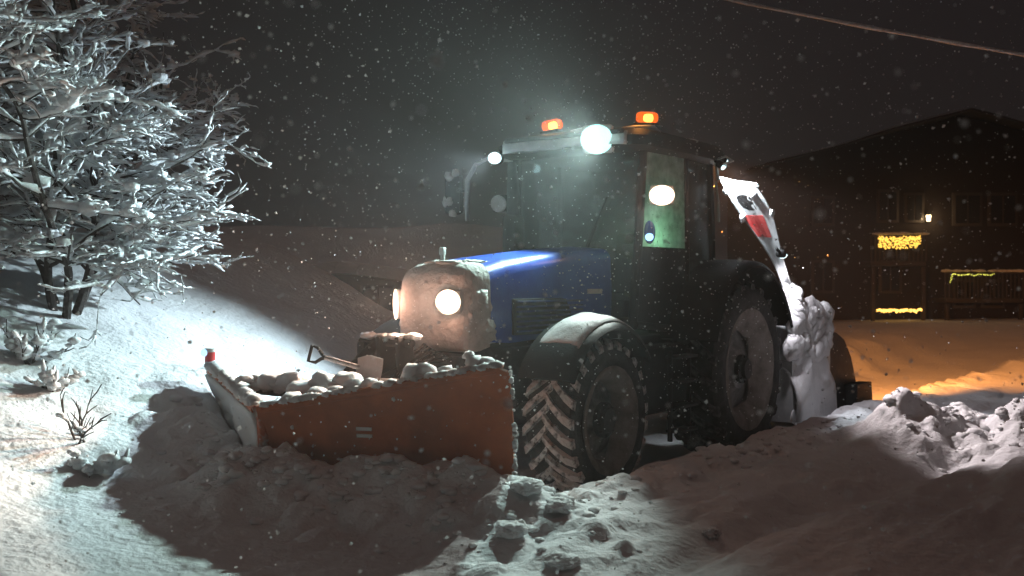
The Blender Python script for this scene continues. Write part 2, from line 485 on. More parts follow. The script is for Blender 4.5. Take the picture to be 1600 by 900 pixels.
def tyre_mesh(R, W, rimr, name):
    h = W / 2
    prof = [(-h * .80, rimr - .01), (-h * .98, rimr + .07), (-h * 1.02, (rimr + R) / 2), (-h * .97, R - .14), (-h * .84, R - .075), (-h * .3, R - .06), (0, R - .058),
            (h * .3, R - .06), (h * .84, R - .075), (h * .97, R - .14), (h * 1.02, (rimr + R) / 2), (h * .98, rimr + .07), (h * .80, rimr - .01)]
    return MB().lathe_y(prof, 48).mesh(name, M['rubber'], 50)

def rim_mesh(rimr, W, s):
    h = W / 2 * s
    prof = [(h * .86, rimr + .012), (h * .84, rimr - .03), (h * .55, rimr - .07), (h * .34, rimr * .70), (h * .42, rimr * .45), (h * .56, rimr * .36), (h * .60, .02)]
    return MB().lathe_y(prof, 40).mesh('rim', M['rim'], 35)

def rim_snow_mesh(rimr, W, s, seed):
    """snow packed into the dish: thick crescent on the outer ring, open pocket on one side"""
    mb = MB(); n = 56; h = W / 2 * s
    prof_n = 7; o = 0
    rings = []
    for k in range(n):
        q = 2 * math.pi * k / n
        nn = mnoise.noise(Vector((math.cos(q) * 1.7 + seed, math.sin(q) * 1.7, 0.3)))
        reach = 0.34 + 0.16 * nn + 0.26 * max(0, math.cos(q - math.pi * 1.02))      # wider towards the rear
        ring = []
        for j in range(prof_n):
            t = j / (prof_n - 1)
            r = rimr * (1.10 - t * reach)
            bul = math.sin(math.pi * t) ** 0.7 * 0.05 + 0.012 * mnoise.noise(Vector((math.cos(q) * 5, math.sin(q) * 5, t * 4 + seed)))
            base = h * (0.97 - 0.45 * t)
            y = base + s * bul
            ring.append((math.cos(q) * r, y, math.sin(q) * r))
        rings.append(ring)
    for r in rings: mb.v.extend(r)
    for k in range(n):
        k2 = (k + 1) % n
        for j in range(prof_n - 1):
            mb.f.append((k * prof_n + j, k2 * prof_n + j, k2 * prof_n + j + 1, k * prof_n + j + 1))
    return mb.mesh('rim_snow', M['dim_snow'], 180)

LUGS = {}
def wheel(name, x, y, R, W, rimr, nl, rear, seed):
    s = 1 if y > 0 else -1
    wmesh = tyre_mesh(R, W, rimr, name)
    wo_ = link(name, wmesh, T, (x, y, R))
    link('rim', rim_mesh(rimr, W, s), wo_)
    link('rim_snow', rim_snow_mesh(rimr, W, s, seed), wo_)
    hub = MB().lathe_y([(s * W * .18, .17), (s * W * .36, .165), (s * W * .38, .12), (s * W * .44, .11), (s * W * .45, .01)], 20)
    for k in range(8):
        q = k * math.pi / 4
        hub.box((math.cos(q) * .14, s * W * .37, math.sin(q) * .14), (.03, .03, .03), bev=.006)
    hub.build('hub', M['chassis'], wo_)
    for side in (-1, 1):
        key = (R, side)
        if key not in LUGS: LUGS[key] = make_lug(R, W, side, rear)
        for k in range(nl):
            lo = link('tread_lug', LUGS[key], wo_)
            lo.rotation_euler = (0, -(2 * math.pi * (k + (0.5 if side > 0 else 0)) / nl), 0)
    return wo_
wheel('front_wheel', 0, 0.98, 0.77, 0.54, 0.46, 25, False, 2.2)
wheel('front_wheel', 0, -0.98, 0.77, 0.54, 0.46, 25, False, 5.2)
wheel('rear_wheel', -3.1, 0.97, 1.04, 0.68, 0.64, 21, True, 8.2)
wheel('rear_wheel', -3.1, -0.97, 1.04, 0.68, 0.64, 21, True, 9.2)

# chassis, engine block, axles
cb = MB()
cb.box((-0.2, 0, 1.12), (2.3, 0.52, 0.62), bev=.05)
cb.box((-2.2, 0, 1.1), (2.2, 0.62, 0.8), bev=.06)
cb.box((0.95, 0, 1.05), (0.35, 0.6, 0.7), bev=.04)
cb.build('chassis', M['chassis'], T)
ax = MB()
ax.tube([(0, -0.95, .78), (0, -.35, .74), (0, .35, .74), (0, .95, .78)], [.11, .15, .15, .11], 12)
for s in (-1, 1):
    ax.box((0, s * .62, .80), (.22, .16, .34), bev=.03)
    ax.tube([(.22, s * .25, .7), (.22, s * .62, .74)], .03, 8)
ax.build('front_axle', M['chassis'], T)
ra = MB()
ra.tube([(-3.1, -.95, 1.04), (-3.1, -.35, 1.04), (-3.1, .35, 1.04), (-3.1, .95, 1.04)], [.14, .24, .24, .14], 14)
ra.build('rear_axle', M['chassis'], T)

# hood: lofted blue shell rising to the cab
def hood_ring(x, hw, zt, zb, rnd):
    pts = []
    for k in range(7):                        # right bottom -> over top -> left bottom
        q = math.pi / 2 * k / 6
        pts.append((x, -hw + rnd * (1 - math.sin(math.pi / 2 - q) if False else (1 - math.cos(q))) , zt - rnd + rnd * math.sin(q)))
    pts = [(x, -hw, zb), (x, -hw - .01, (zb + zt) / 2)] + pts
    other = [(p[0], -p[1], p[2]) for p in reversed(pts)]
    mid = [(x, -hw * .35, zt + .012), (x, 0, zt + .028), (x, hw * .35, zt + .012)]
    return pts + mid + other
hood = MB()
hood.loft([hood_ring(.78, .42, 2.21, 1.50, .16), hood_ring(.5, .435, 2.26, 1.48, .15), hood_ring(0, .45, 2.31, 1.50, .14), hood_ring(-.6, .47, 2.36, 1.50, .14), hood_ring(-1.28, .49, 2.40, 1.50, .13)])
ho = hood.build('hood', M['blue'], T, 50)
for s in (-1, 1):                                 # side grilles: slats in a dark recess
    g = MB(); g.box((-.15, s * .458, 1.72), (1.25, .03, .34), bev=.01); go = g.build('side_grille', M['black'], ho)
    for k in range(7):
        MB().box((-.15, s * .478, 1.585 + k * .046), (1.18, .012, .018), bev=.004).build('grille_slat', M['blue_wet'], ho)
MB().box((-.95, .492, 1.95), (.30, .006, .05), bev=.002).build('side_badge', M['galv'], ho)
# nose: snow plastered front cowl
nose = MB()
rings = []
for x, hw, zt, zb, r in ((.79, .425, 2.225, 1.46, .16), (.93, .42, 2.215, 1.43, .17), (1.05, .40, 2.18, 1.42, .18), (1.12, .35, 2.10, 1.46, .18), (1.15, .27, 2.0, 1.54, .16)):
    rings.append(hood_ring(x, hw, zt, zb, r))
nose.loft(rings)
no = nose.build('nose_cowl', M['snow_crust'], T, 60)
sc_ = MB()
for i in range(22):
    a = random.uniform(-.34, .34); zz = random.uniform(1.5, 2.1)
    sc_.blob((1.10 - abs(a) * .16 - max(0, zz - 1.95) * .35, a, zz), random.uniform(.06, .12), 3, .5, (.22, 1, .8))
for i in range(18):
    sc_.blob((random.uniform(.66, .98), random.uniform(-.26, .27), 2.222), random.uniform(.07, .14), 3, .4, (1, 1, .22))
for i in range(6):
    sc_.blob((random.uniform(.72, .95), .425, random.uniform(1.55, 2.05)), random.uniform(.05, .10), 3, .4, (1, .14, .8))
sc_.build('nose_snow', M['snow_crust'], no, 180)['kind'] = 'stuff'
post = MB(); post.tube([(.88, -.05, 2.22), (.88, -.05, 2.31)], .022, 10); post.box((.88, -.05, 2.33), (.05, .05, .07), bev=.01)
post.build('hood_camera', M['galv'], no)

# lower front: linkage arms, bumper weight, hydraulics
lk = MB()
for s in (-1, 1):
    lk.tube([(1.05, s * .36, .95), (1.5, s * .40, .78), (1.95, s * .42, .62)], [.06, .055, .05], 10)
    lk.tube([(1.10, s * .30, 1.30), (1.55, s * .38, .85)], [.045, .045], 10)
lk.box((1.16, 0, 1.18), (.16, .78, .42), bev=.03)
lk.tube([(1.15, 0, 1.40), (1.9, 0, 1.18)], .035, 10)
lk.build('front_linkage', M['chassis'], T)
hs = MB()
for i in range(5):
    hs.tube([(1.15, .1 + i * .05, 1.38), (1.35, .12 + i * .06, 1.5 - i * .03), (1.6, .1 + i * .05, 1.34), (1.85, .05 + i * .06, 1.10)], .013, 6)
hs.build('hydraulic_hose', M['black'], T)

# lamps
E_cool = emit('lamp_cool', (0.50, 1.0, 0.95), 1.75); E_warm = emit('lamp_warm', (1.0, 0.72, 0.54), 3.2)
E_far = emit('lamp_cool_small', (0.70, 0.95, 1.0), 2.2); E_blue = emit('lamp_blue', (0.35, 0.66, 1.0), 2.0)
E_amber = emit('beacon_amber', (1.0, 0.13, 0.008), 1.3); E_amberhot = emit('beacon_core', (1.0, 0.42, 0.06), 4)
def lamp(name, pos, d, w_, h_, lens_mat, parent=T, depth=.09, shell='black'):
    R = rot_to(d); d = Vector(d).normalized(); pos = Vector(pos)
    hb = MB(); hb.box(pos - d * depth * .5, (depth, w_ + .02, h_ + .02), R, min(w_, h_) * .44)
    hb.tube([pos - d * depth * .7, pos - d * (depth + .10)], .018, 8)
    o = hb.build(name, M[shell], parent)
    lb = MB(); V_, F_ = ICO[3]
    lb.add([R @ Vector((p[0] * .022, p[1] * w_ * .55, p[2] * h_ * .55)) + pos + d * .006 for p in V_], F_)
    lb.build('lens', lens_mat, o)
    return o
DN = -0.28
lamp('roof_work_light', (-1.06, .45, 3.53), (1, .25, -.20), .32, .28, E_cool, T, .09, 'snow_crust')
spot('roof_work_light_beam', T, (-.99, .45, 3.52), (1, -.12, -0.30), 1300, (0.70, 1.0, 0.93), 98, .85, .06)
lamp('corner_work_light', (-1.06, -.86, 3.42), (1, .2, -.18), .15, .12, E_far)
spot('corner_work_light_beam', T, (-.99, -.86, 3.41), (1, -.50, -0.46), 1300, (0.72, 0.92, 1.0), 92, .8, .05)
lamp('pillar_work_light', (-1.36, 1.05, 2.94), (1, .45, -.1), .24, .19, E_warm, T, .09, 'snow_crust')
spot('pillar_work_light_beam', T, (-1.28, 1.09, 2.93), (1, .15, -0.58), 520, (0.86, 1.0, 0.93), 36, .6, .05)
lamp('pillar_work_light', (-1.40, -1.05, 2.94), (1, -.1, -.1), .22, .18, M['snow_crust'])['label'] = 'unlit work light plastered with snow'
lamp('headlight', (1.20, .27, 1.87), (1, .25, -.02), .22, .20, E_warm, T, .10, 'snow_crust')
spot('headlight_beam', T, (1.26, .275, 1.865), (1, -.02, -.05), 430, (1.0, 0.66, 0.48), 112, 1.0, .05)
lamp('headlight', (1.12, -.405, 1.84), (1, -.30, -.02), .06, .26, E_warm, T, .08, 'snow_crust')
spot('headlight_beam', T, (1.24, -.365, 1.855), (1, -.34, -.03), 720, (1.0, 0.72, 0.55), 66, .9, .05)
for q in ((1.33, .30, 1.88), (1.27, -.40, 1.87)): point('headlight_spill', T, q, 4.0, (1.0, .50, .34), .05)
point('roof_light_spill', T, (-.93, .47, 3.53), 2.2, (.60, 1.0, .95), .05)
point('corner_light_spill', T, (-.95, -.85, 3.42), .7, (.60, .95, 1.0), .05)
spot('pillar_light_glare', T, (-1.26, 1.10, 2.95), (1, .55, .05), 80, (1.0, .58, .42), 92, 1.0, .05)
point('pillar_light_spill', T, (-1.24, 1.12, 2.95), 4.0, (1.0, .52, .36), .05)
# small lamps
rl = MB(); rl.blob((1.22, .62, 1.32), .065, 3, 0.02, (.7, 1, 1)); rl.tube([(1.22, .62, 1.30), (1.18, .60, 1.05)], .018, 8)
po_ = rl.build('side_lamp', M['galv'], T); MB().blob((1.26, .635, 1.325), .048, 3, .0, (.6, 1, 1)).build('lens', E_blue, po_)
rl = MB(); rl.blob((-1.32, .93, 2.56), .09, 3, 0.02, (.55, .7, 1.35))
po_ = rl.build('marker_lamp', mat('blue_lamp_shell', (0.03, 0.10, 0.35), 0.25), T)
MB().blob((-1.285, .945, 2.51), .052, 3, .0, (.55, .9, .8)).build('lens', E_blue, po_)
# rear work lights (light the implement and the heap on the right)
lamp('rear_work_light', (-3.42, .80, 3.48), (-1, .15, -.6), .14, .10, E_far)
spot('rear_work_light_beam', T, (-3.46, .84, 3.42), (-1, .40, -1.3), 270, (0.85, 0.93, 1.0), 110, .7, .05)
lamp('side_work_light', (-3.0, 1.0, 3.38), (-.25, 1, -.8), .10, .07, E_far)
spot('side_work_light_beam', T, (-3.0, 1.07, 3.35), (-.10, 3.3, -2.45), 950, (1.0, 0.86, 0.86), 56, .7, .05)
lamp('fender_fill_lamp', (-3.72, 1.44, 2.36), (-1, .1, -.5), .10, .07, E_far)  # added lamp, brightens the snow on the blower's near side
spot('fender_fill_beam', T, (-3.80, 1.50, 2.33), (-1.2, -.06, -1.0), 85, (0.98, 0.93, 1.0), 92, .7, .05)
lamp('amber_fill_lamp', (-3.42, .55, 3.50), (-1, .1, -.1), .16, .10, E_amber)  # added amber lamp facing back, turns the far snow orange
spot('amber_fill_beam', T, (-3.50, .56, 3.52), (-1, -.02, -0.34), 10500, (1.0, 0.34, 0.06), 56, .9, .05)

# cab ------------------------------------------------------------------
CABF, CABR = -1.32, -3.12
cab = MB()
def pillar(a, b, r=.05): cab.tube([a, ((a[0] + b[0]) / 2, (a[1] + b[1]) / 2 * 1.01, (a[2] + b[2]) / 2), b], r, 8)
for s in (-1, 1):
    pillar((CABF + .02, s * .74, 1.55), (CABF - .10, s * .80, 3.46))
    pillar((-2.35, s * .84, 1.45), (-2.35, s * .82, 3.46), .045)
    pillar((CABR, s * .80, 1.9), (CABR + .05, s * .78, 3.46), .055)
    cab.tube([(CABF, s * .76, 1.60), (-2.4, s * .84, 1.50), (CABR, s * .80, 1.95)], .045, 8)
cab.box((CABF, 0, 1.62), (.08, 1.5, .10), bev=.02)
cab.box((CABR, 0, 2.0), (.08, 1.6, .12), bev=.02)
cab.box((-2.2, 0, 1.40), (1.85, 1.52, .16), bev=.03)
cab.box((CABF + .02, 0, 1.48), (.10, 1.30, .30), bev=.02)
cabo = cab.build('cab_frame', M['black'], T)
roof = MB(); rr = []
def roof_ring(z, x0, x1, hw, rnd):
    pts = []
    for cx, cy, q0 in ((x1 - rnd, hw - rnd, 0), (x0 + rnd, hw - rnd, 90), (x0 + rnd, -hw + rnd, 180), (x1 - rnd, -hw + rnd, 270)):
        for k in range(6):
            q = math.radians(q0 + 90 * k / 5); pts.append((cx + math.cos(q) * rnd, cy + math.sin(q) * rnd, z))
    return pts
roof.loft([roof_ring(3.42, -3.25, -1.22, .86, .16), roof_ring(3.46, -3.34, -1.10, .93, .20), roof_ring(3.56, -3.36, -1.10, .94, .22), roof_ring(3.64, -3.28, -1.20, .88, .24), roof_ring(3.69, -3.10, -1.40, .70, .26)])
ro = roof.build('roof', M['black'], T, 45)
MB().box((-1.10, 0, 3.60), (.05, 1.5, .05), bev=.015).build('roof_front_trim', M['chassis'], ro)
fs_ = []
for i in range(40):
    y = -.78 + 1.56 * i / 39; k_ = .5 + .5 * mnoise.noise(Vector((y * 3, 0, 7))); cx_ = -1.10 - max(0, abs(y) - .70) ** 2 * 2.2
    fs_.append([(cx_ + .012 + .012 * k_ - .02 * (t_ > 2), y, 3.50 - .06 * k_ + t_ * (.035 + .02 * k_)) for t_ in range(4)])
MB().sheet(fs_, .02).build('roof_glow_snow', M['snow_crust'], ro, 180)  # snow strip added to catch the roof lamp's spill as a soft glow
rs = MB()
for i in range(40): rs.blob((random.uniform(-3.0, -1.4), random.uniform(-.7, .7), 3.685), random.uniform(.08, .2), 2, .3, (1, 1, .18))
rs.build('roof_snow', M['snow'], ro, 180)
def pane(pts, m, name='window_pane'):
    a, b, c, d = [Vector(p) for p in pts]; n_ = (b - a).cross(d - a).normalized() * .006
    mb = MB(); mb.v = [tuple(p + n_) for p in (a, b, c, d)] + [tuple(p - n_) for p in (a, b, c, d)]
    mb.f = [(0, 1, 2, 3), (7, 6, 5, 4), (0, 4, 5, 1), (1, 5, 6, 2), (2, 6, 7, 3), (3, 7, 4, 0)]
    return mb.build(name, m, T, 0)
pane([(CABF, -.72, 1.68), (CABF, .72, 1.68), (CABF - .10, .77, 3.44), (CABF - .10, -.77, 3.44)], M['glass'], 'windscreen')
pane([(CABR, -.76, 2.06), (CABR, .76, 2.06), (CABR + .05, .75, 3.44), (CABR + .05, -.75, 3.44)], M['glass'], 'rear_window')
for s in (-1, 1):
    pane([(CABF - .06, s * .785, 2.42), (-2.32, s * .845, 2.42), (-2.32, s * .83, 3.44), (CABF - .11, s * .80, 3.44)], M['frost'] if s > 0 else M['glass'], 'door_window')
    pane([(CABF - .03, s * .775, 1.60), (-2.32, s * .845, 1.52), (-2.32, s * .845, 2.40), (CABF - .06, s * .785, 2.40)], M['black'], 'door_panel')
    pane([(-2.38, s * .845, 1.58), (CABR + .03, s * .81, 2.0), (CABR + .08, s * .79, 3.44), (-2.38, s * .83, 3.44)], M['glass'], 'quarter_window')
# inside
st = MB(); st.box((-2.45, 0, 1.85), (.52, .52, .16), bev=.05); st.box((-2.70, 0, 2.25), (.14, .50, .75), Matrix.Rotation(-.15, 3, 'Y'), .05); st.box((-2.45, 0, 1.62), (.3, .3, .34), bev=.03)
st.box((-2.74, 0, 2.70), (.10, .26, .2), bev=.04)
st.build('seat', M['seat'], T)
sw = MB(); pts = [(-1.78 + .07 * math.cos(q), .19 * math.sin(q), 2.18 + .18 * math.cos(q)) for q in [2 * math.pi * k / 20 for k in range(21)]]
sw.tube(pts, .016, 6, False); sw.tube([(-1.78, 0, 2.18), (-1.55, 0, 1.6)], .04, 8)
sw.build('steering_wheel', M['black'], T)
MB().box((-1.48, 0, 1.72), (.22, 1.2, .26), bev=.04).build('dashboard', M['black'], T)
scn = MB(); scn.box((-1.62, .58, 2.35), (.03, .26, .20), Matrix.Rotation(.5, 3, 'Z'), .008); so_ = scn.build('console', M['black'], T)
MB().box((-1.64, .575, 2.35), (.006, .23, .17), Matrix.Rotation(.5, 3, 'Z'), .002).build('green_fill_panel', emit('green_fill', (0.25, 1.0, 0.5), 3.0), so_)  # glowing panel added to tint the door glass green
point('console_glow', T, (-1.70, .58, 2.52), 7.0, (0.40, 1.0, 0.55), .08)  # added green light behind the frosted door glass

# wipers, exhaust, mirrors, beacons, hand rails
wp = MB(); wp.tube([(CABF + .05, -.1, 1.72), (CABF + .01, .30, 2.65)], .012, 6); wp.tube([(CABF + .02, .06, 2.2), (CABF - .01, .42, 2.95)], .010, 6)
wp.build('wiper', M['black'], T)
ex = MB(); ex.tube([(-1.22, -.72, 1.7), (-1.22, -.72, 3.0), (-1.22, -.74, 3.25), (-1.30, -.80, 3.36)], [.075, .075, .06, .055], 14); ex.box((-1.22, -.72, 2.3), (.22, .2, 1.0), bev=.06)
ex.build('exhaust_stack', M['chassis'], T)
for s in (-1, 1):
    ar = MB()
    tip = 1.42
    ar.tube([(-1.40, s * .86, 3.42), (-1.33, s * 1.15, 3.46), (-1.30, s * (tip - .12), 3.40), (-1.29, s * tip, 3.22), (-1.29, s * (tip + .01), 2.95), (-1.29, s * tip, 2.75)], [.018, .02, .026, .030, .030, .022], 10)
    if s < 0:
        ar.build('mirror_arm', M['galv'], T)
        mh = MB(); mh.box((-1.30, s * 1.62, 3.06), (.10, .24, .46), bev=.045); mh.tube([(-1.29, s * tip, 3.1), (-1.30, s * 1.6, 3.1)], .016, 8)
        mo = mh.build('mirror', M['black'], T)
        sn = MB()
        for i in range(9): sn.blob((-1.255 + random.uniform(-.02, .02), s * 1.62 + random.uniform(-.11, .11), random.choice((3.27, 3.2, 2.98, 2.86)) + random.uniform(-.05, .05)), random.uniform(.035, .07), 2, .4, (.4, 1, .8))
        _snowpart(sn.build('mirror_snow', M['snow_crust'], mo, 180))
# near-side rail and lamp bracket at the rear corner, with a rag of snow
br = MB(); br.tube([(-3.0, .86, 3.46), (-3.02, 1.02, 3.50), (-3.0, 1.12, 3.44), (-2.95, 1.02, 3.40)], .014, 6); br.tube([(-3.02, .90, 3.44), (-3.02, .93, 3.22)], .02, 6)
br.build('lamp_bracket', M['galv'], T)
hr = MB(); hr.tube([(-3.06, .88, 3.22), (-3.09, .90, 3.0), (-3.10, .90, 2.75)], .014, 6); hr.build('hand_rail', M['galv'], T)
def beacon(x, y, tilt):
    R = Matrix.Rotation(tilt, 3, 'X')
    b = MB(); b.tube([(x, y, 3.60), (x, y, 3.72)], .05, 12); b.box((x, y, 3.725), (.15, .24, .03), R, .01)
    o = b.build('beacon', M['black'], T)
    d = MB(); d.box((x, y, 3.80), (.13, .24, .12), R, .045); d.build('beacon_dome', E_amber, o)
    c = MB(); c.box((x + .03, y + .035, 3.785), (.09, .11, .085), R, .03)
    for i, q in enumerate(c.v): c.v[i] = (q[0] + .018, q[1] + .012, q[2])
    c.build('beacon_core', E_amberhot, o)
    return o
beacon(-1.52, -.40, .10); beacon(-1.62, .74, -.10)
point('beacon_glow', T, (-1.40, -.40, 3.90), 4, (1.0, 0.36, 0.06), .05)
point('beacon_glow', T, (-1.50, .74, 3.90), 4, (1.0, 0.36, 0.06), .05)

# fenders
def fender(x, y, R, W, q0, q1, name, m, th=.03, n=18):
    g = []
    for k in range(n):
        q = math.radians(q0 + (q1 - q0) * k / (n - 1)); row = []
        for j, (fy, dr) in enumerate(((-.5, -.0), (-.25, .015), (0, .02), (.25, .015), (.46, -.004), (.5, -.05))):
            row.append((x + math.cos(q) * (R + dr), y + fy * W, R_c(R) + math.sin(q) * (R + dr)))
        g.append(row)
    return MB().sheet(g, th).build(name, m, T, 50)
def R_c(R): return .77 if R < 1.1 else 1.04
fo = fender(0, 1.0, .88, .54, 28, 142, 'front_fender', M['black'])
fender(0, -1.0, .88, .54, 28, 142, 'front_fender', M['black'])
def arc_snow(x, y, R, zc, W, q0, q1, th, name, parent, seed):
    mb = MB(); g = []; n = 26; nj = 7
    for k in range(n):
        t = k / (n - 1); q = math.radians(q0 + (q1 - q0) * t); row = []
        for j in range(nj):
            s = j / (nj - 1) * 2 - 1
            hgt = th * (math.sin(math.pi * t) ** .5) * math.sqrt(max(0, 1 - s * s * .93)) * (1 + .35 * mnoise.noise(Vector((t * 5 + seed, s * 1.5, 0))))
            row.append((x + math.cos(q) * (R + hgt), y + s * W * .5, zc + math.sin(q) * (R + hgt)))
        g.append(row)
    return mb.sheet(g, .012).build(name, M['snow'], parent, 180)
arc_snow(0, 1.02, .896, .77, .44, 50, 126, .075, 'fender_snow', fo, 1.0)
rf = fender(-3.1, .98, 1.22, .78, 18, 158, 'rear_fender', M['black'])
fender(-3.1, -.98, 1.22, .78, 18, 158, 'rear_fender', M['black'])
fl = MB(); fl.box((-3.1, .62, 2.0), (1.5, .05, .62), bev=.02); fl.box((-3.1, -.62, 2.0), (1.5, .05, .62), bev=.02); fl.build('fender_inner_panel', M['black'], T)

# fuel tank and steps
tk = MB(); tk.box((-1.62, .74, 1.02), (1.05, .52, .72), bev=.10); tk.build('fuel_tank', M['black'], T)
tk = MB(); tk.box((-1.62, -.74, 1.02), (1.05, .52, .72), bev=.10); tk.build('battery_box', M['black'], T)
lad = MB()
for s in (-.22, .22): lad.box((-1.75 + s, 1.06, .85), (.03, .05, .95), bev=.008)
lo_ = lad.build('step_ladder', M['chassis'], T)
for k in range(4): MB().box((-1.75, 1.09, .48 + k * .26), (.42, .18, .03), bev=.008).build('step', M['chassis'], lo_)

# ------------------------------------------------------------------ V plow
P = empty('snow_plow', (A.x, A.y, 0), YAW)
tag(P, 'orange V shaped snow plow blade in front of the tractor', 'snow plow')
def prof(t):               # forward offset of the mouldboard at height fraction t
    return 0.16 * (1 - t) ** 2 - 0.10 * math.sin(math.pi * t) + 0.20 * max(0, t - .45) ** 1.6
def wing(end, z_h, z_e, sign, name, m):
    dirv = Vector((end[0] - HINGE[0], end[1] - HINGE[1], 0)); L = dirv.length; dirv.normalize()
    nrm = Vector((-dirv.y, dirv.x, 0)) * sign
    if nrm.x < 0: nrm = -nrm
    g = []; n = 22; m_ = 18
    for i in range(n):
        s = i / (n - 1); zt = z_h + (z_e - z_h) * s; row = []
        for j in range(m_):
            t = j / (m_ - 1)
            z = .06 + (zt - .06) * t
            if s > .93: z -= (t ** 6) * .06 * ((s - .93) / .07) ** 2
            p = Vector((HINGE[0], HINGE[1], 0)) + dirv * (L * s) + nrm * (prof(t) * (0.75 + .35 * s)) + Vector((0, 0, z))
            row.append(p)
        g.append(row)
    if sign < 0: g = [list(r) for r in g]
    mb = MB()
    a = g[1][0] - g[0][0]; b = g[0][1] - g[0][0]
    if a.cross(b).dot(nrm) < 0: g = g[::-1]
    mb.sheet(g, .025)
    o = mb.build(name, m, P, 40)
    return o, g, dirv, nrm, L
wn, gn, dn, nn_, Ln = wing(NE, 1.09, 1.46, 1, 'plow_wing', M['orange'])
wn['label'] = 'near orange plow wing facing the camera'
wf, gf, df, nf_, Lf = wing(FE, 1.09, 1.27, -1, 'plow_wing', M['orange_dirty'])
wf['label'] = 'far plow wing with packed snow on its face'
H0 = Vector((HINGE[0], HINGE[1], 0))
for (o, dv, nv, L, ze) in ((wn, dn, nn_, Ln, 1.46), (wf, df, nf_, Lf, 1.27)):
    ce = MB(); ce.box(H0 + dv * L * .5 + nv * .17 + Vector((0, 0, .12)), (L, .025, .2), rot_to(dv), .006); ce.build('cutting_edge', M['steel'], o)
    for k in range(5):
        s = .12 + .19 * k; zt = 1.09 + (ze - 1.09) * s
        g = []
        for j in range(7):
            t = j / 6; base = H0 + dv * L * s + nv * (prof(t) * (.75 + .35 * s) - .03) + Vector((0, 0, .08 + (zt - .12) * t))
            g.append([base + dv * .015, base - nv * (.10 + .05 * math.sin(math.pi * t)) + dv * .015])
        MB().sheet(g, .02).build('rib', M['orange'], o)
    tt = MB()
    tp = [H0 + dv * L * s + nv * (prof(1) * (.75 + .35 * s) - .028) + Vector((0, 0, 1.09 + (ze - 1.09) * s - .03)) for s in (0.02, .5, .95)]
    tt.tube(tp, .03, 8); tt.build('top_rail', M['orange'], o)
# sticker: two short bars
for k in range(2):
    t = .745 - k * .045
    s = .425; zt = 1.09 + .37 * s
    c = H0 + dn * Ln * s + nn_ * (prof(t) * (.75 + .35 * s) + .006) + Vector((0, 0, .06 + (zt - .06) * t))
    MB().box(c, (.125, .008, .026), rot_to(dn), .002).build('sticker_bar', M['white'], wn)
# hinge post and A frame
hp = MB(); hp.tube([H0 + Vector((-.02, 0, .1)), H0 + Vector((-.06, 0, .6)), H0 + Vector((-.02, 0, 1.1))], .05, 10); hp.build('hinge_post', M['orange_dirty'], P)
af = MB()
for s in (-1, 1): af.tube([(2.0, s * .45, .6), (2.85, HINGE[1] + s * .06, .55)], .06, 8)
af.box((2.0, 0, .85), (.16, 1.05, .8), bev=.03)
af.tube([(2.05, .35, .7), (2.35, NE[1] * .55, .62)], .04, 8); af.tube([(2.05, -.4, .7), (2.2, FE[1] * .6, .62)], .04, 8)
af.build('mounting_frame', M['chassis'], P)
pl = MB()
for y in (-.12, .10): pl.box((1.56, y, 1.22), (.20, .05, .74), Matrix.Rotation(.12, 3, 'Y'), .015)
pl.box((1.60, -.34, 1.36), (.16, .10, .34), bev=.03); pl.box((1.50, .0, 1.05), (.18, .9, .14), bev=.03)
pl.tube([(1.60, -.40, 1.52), (1.60, .20, 1.52)], .035, 10); pl.tube([(1.62, -.22, 1.50), (2.1, -.22, 1.18)], [.045, .045], 10)
pl.build('lift_mast', M['black'], P)
# carrier tray behind the nose
tr = MB(); tr.box((2.32, -.30, 1.14), (.52, 1.0, .05), bev=.012)
for x, y in ((2.15, -.65), (2.15, .05)): tr.box((x, y, .9), (.06, .06, .5), bev=.01)
tr.build('tool_tray', M['chassis'], P)
# marker post at far wing end
mk = MB(); FEv = H0 + df * Lf * .97 + nf_ * (prof(1) * 1.1 - .03)
mk.tube([FEv + Vector((0, 0, 1.22)), FEv + Vector((0, 0, 1.30))], .02, 8)
mo = mk.build('marker_post', M['black'], P)
MB().tube([FEv + Vector((0, 0, 1.29)), FEv + Vector((0, 0, 1.40))], .048, 12).build('marker_lamp', M['red'], mo)
MB().tube([FEv + Vector((0, 0, 1.40)), FEv + Vector((0, 0, 1.435))], .05, 12).build('marker_cap', M['white'], mo)
MB().blob(FEv + Vector((.05, -.02, 1.395)), .035, 2, 0).build('marker_lens', E_blue, mo)
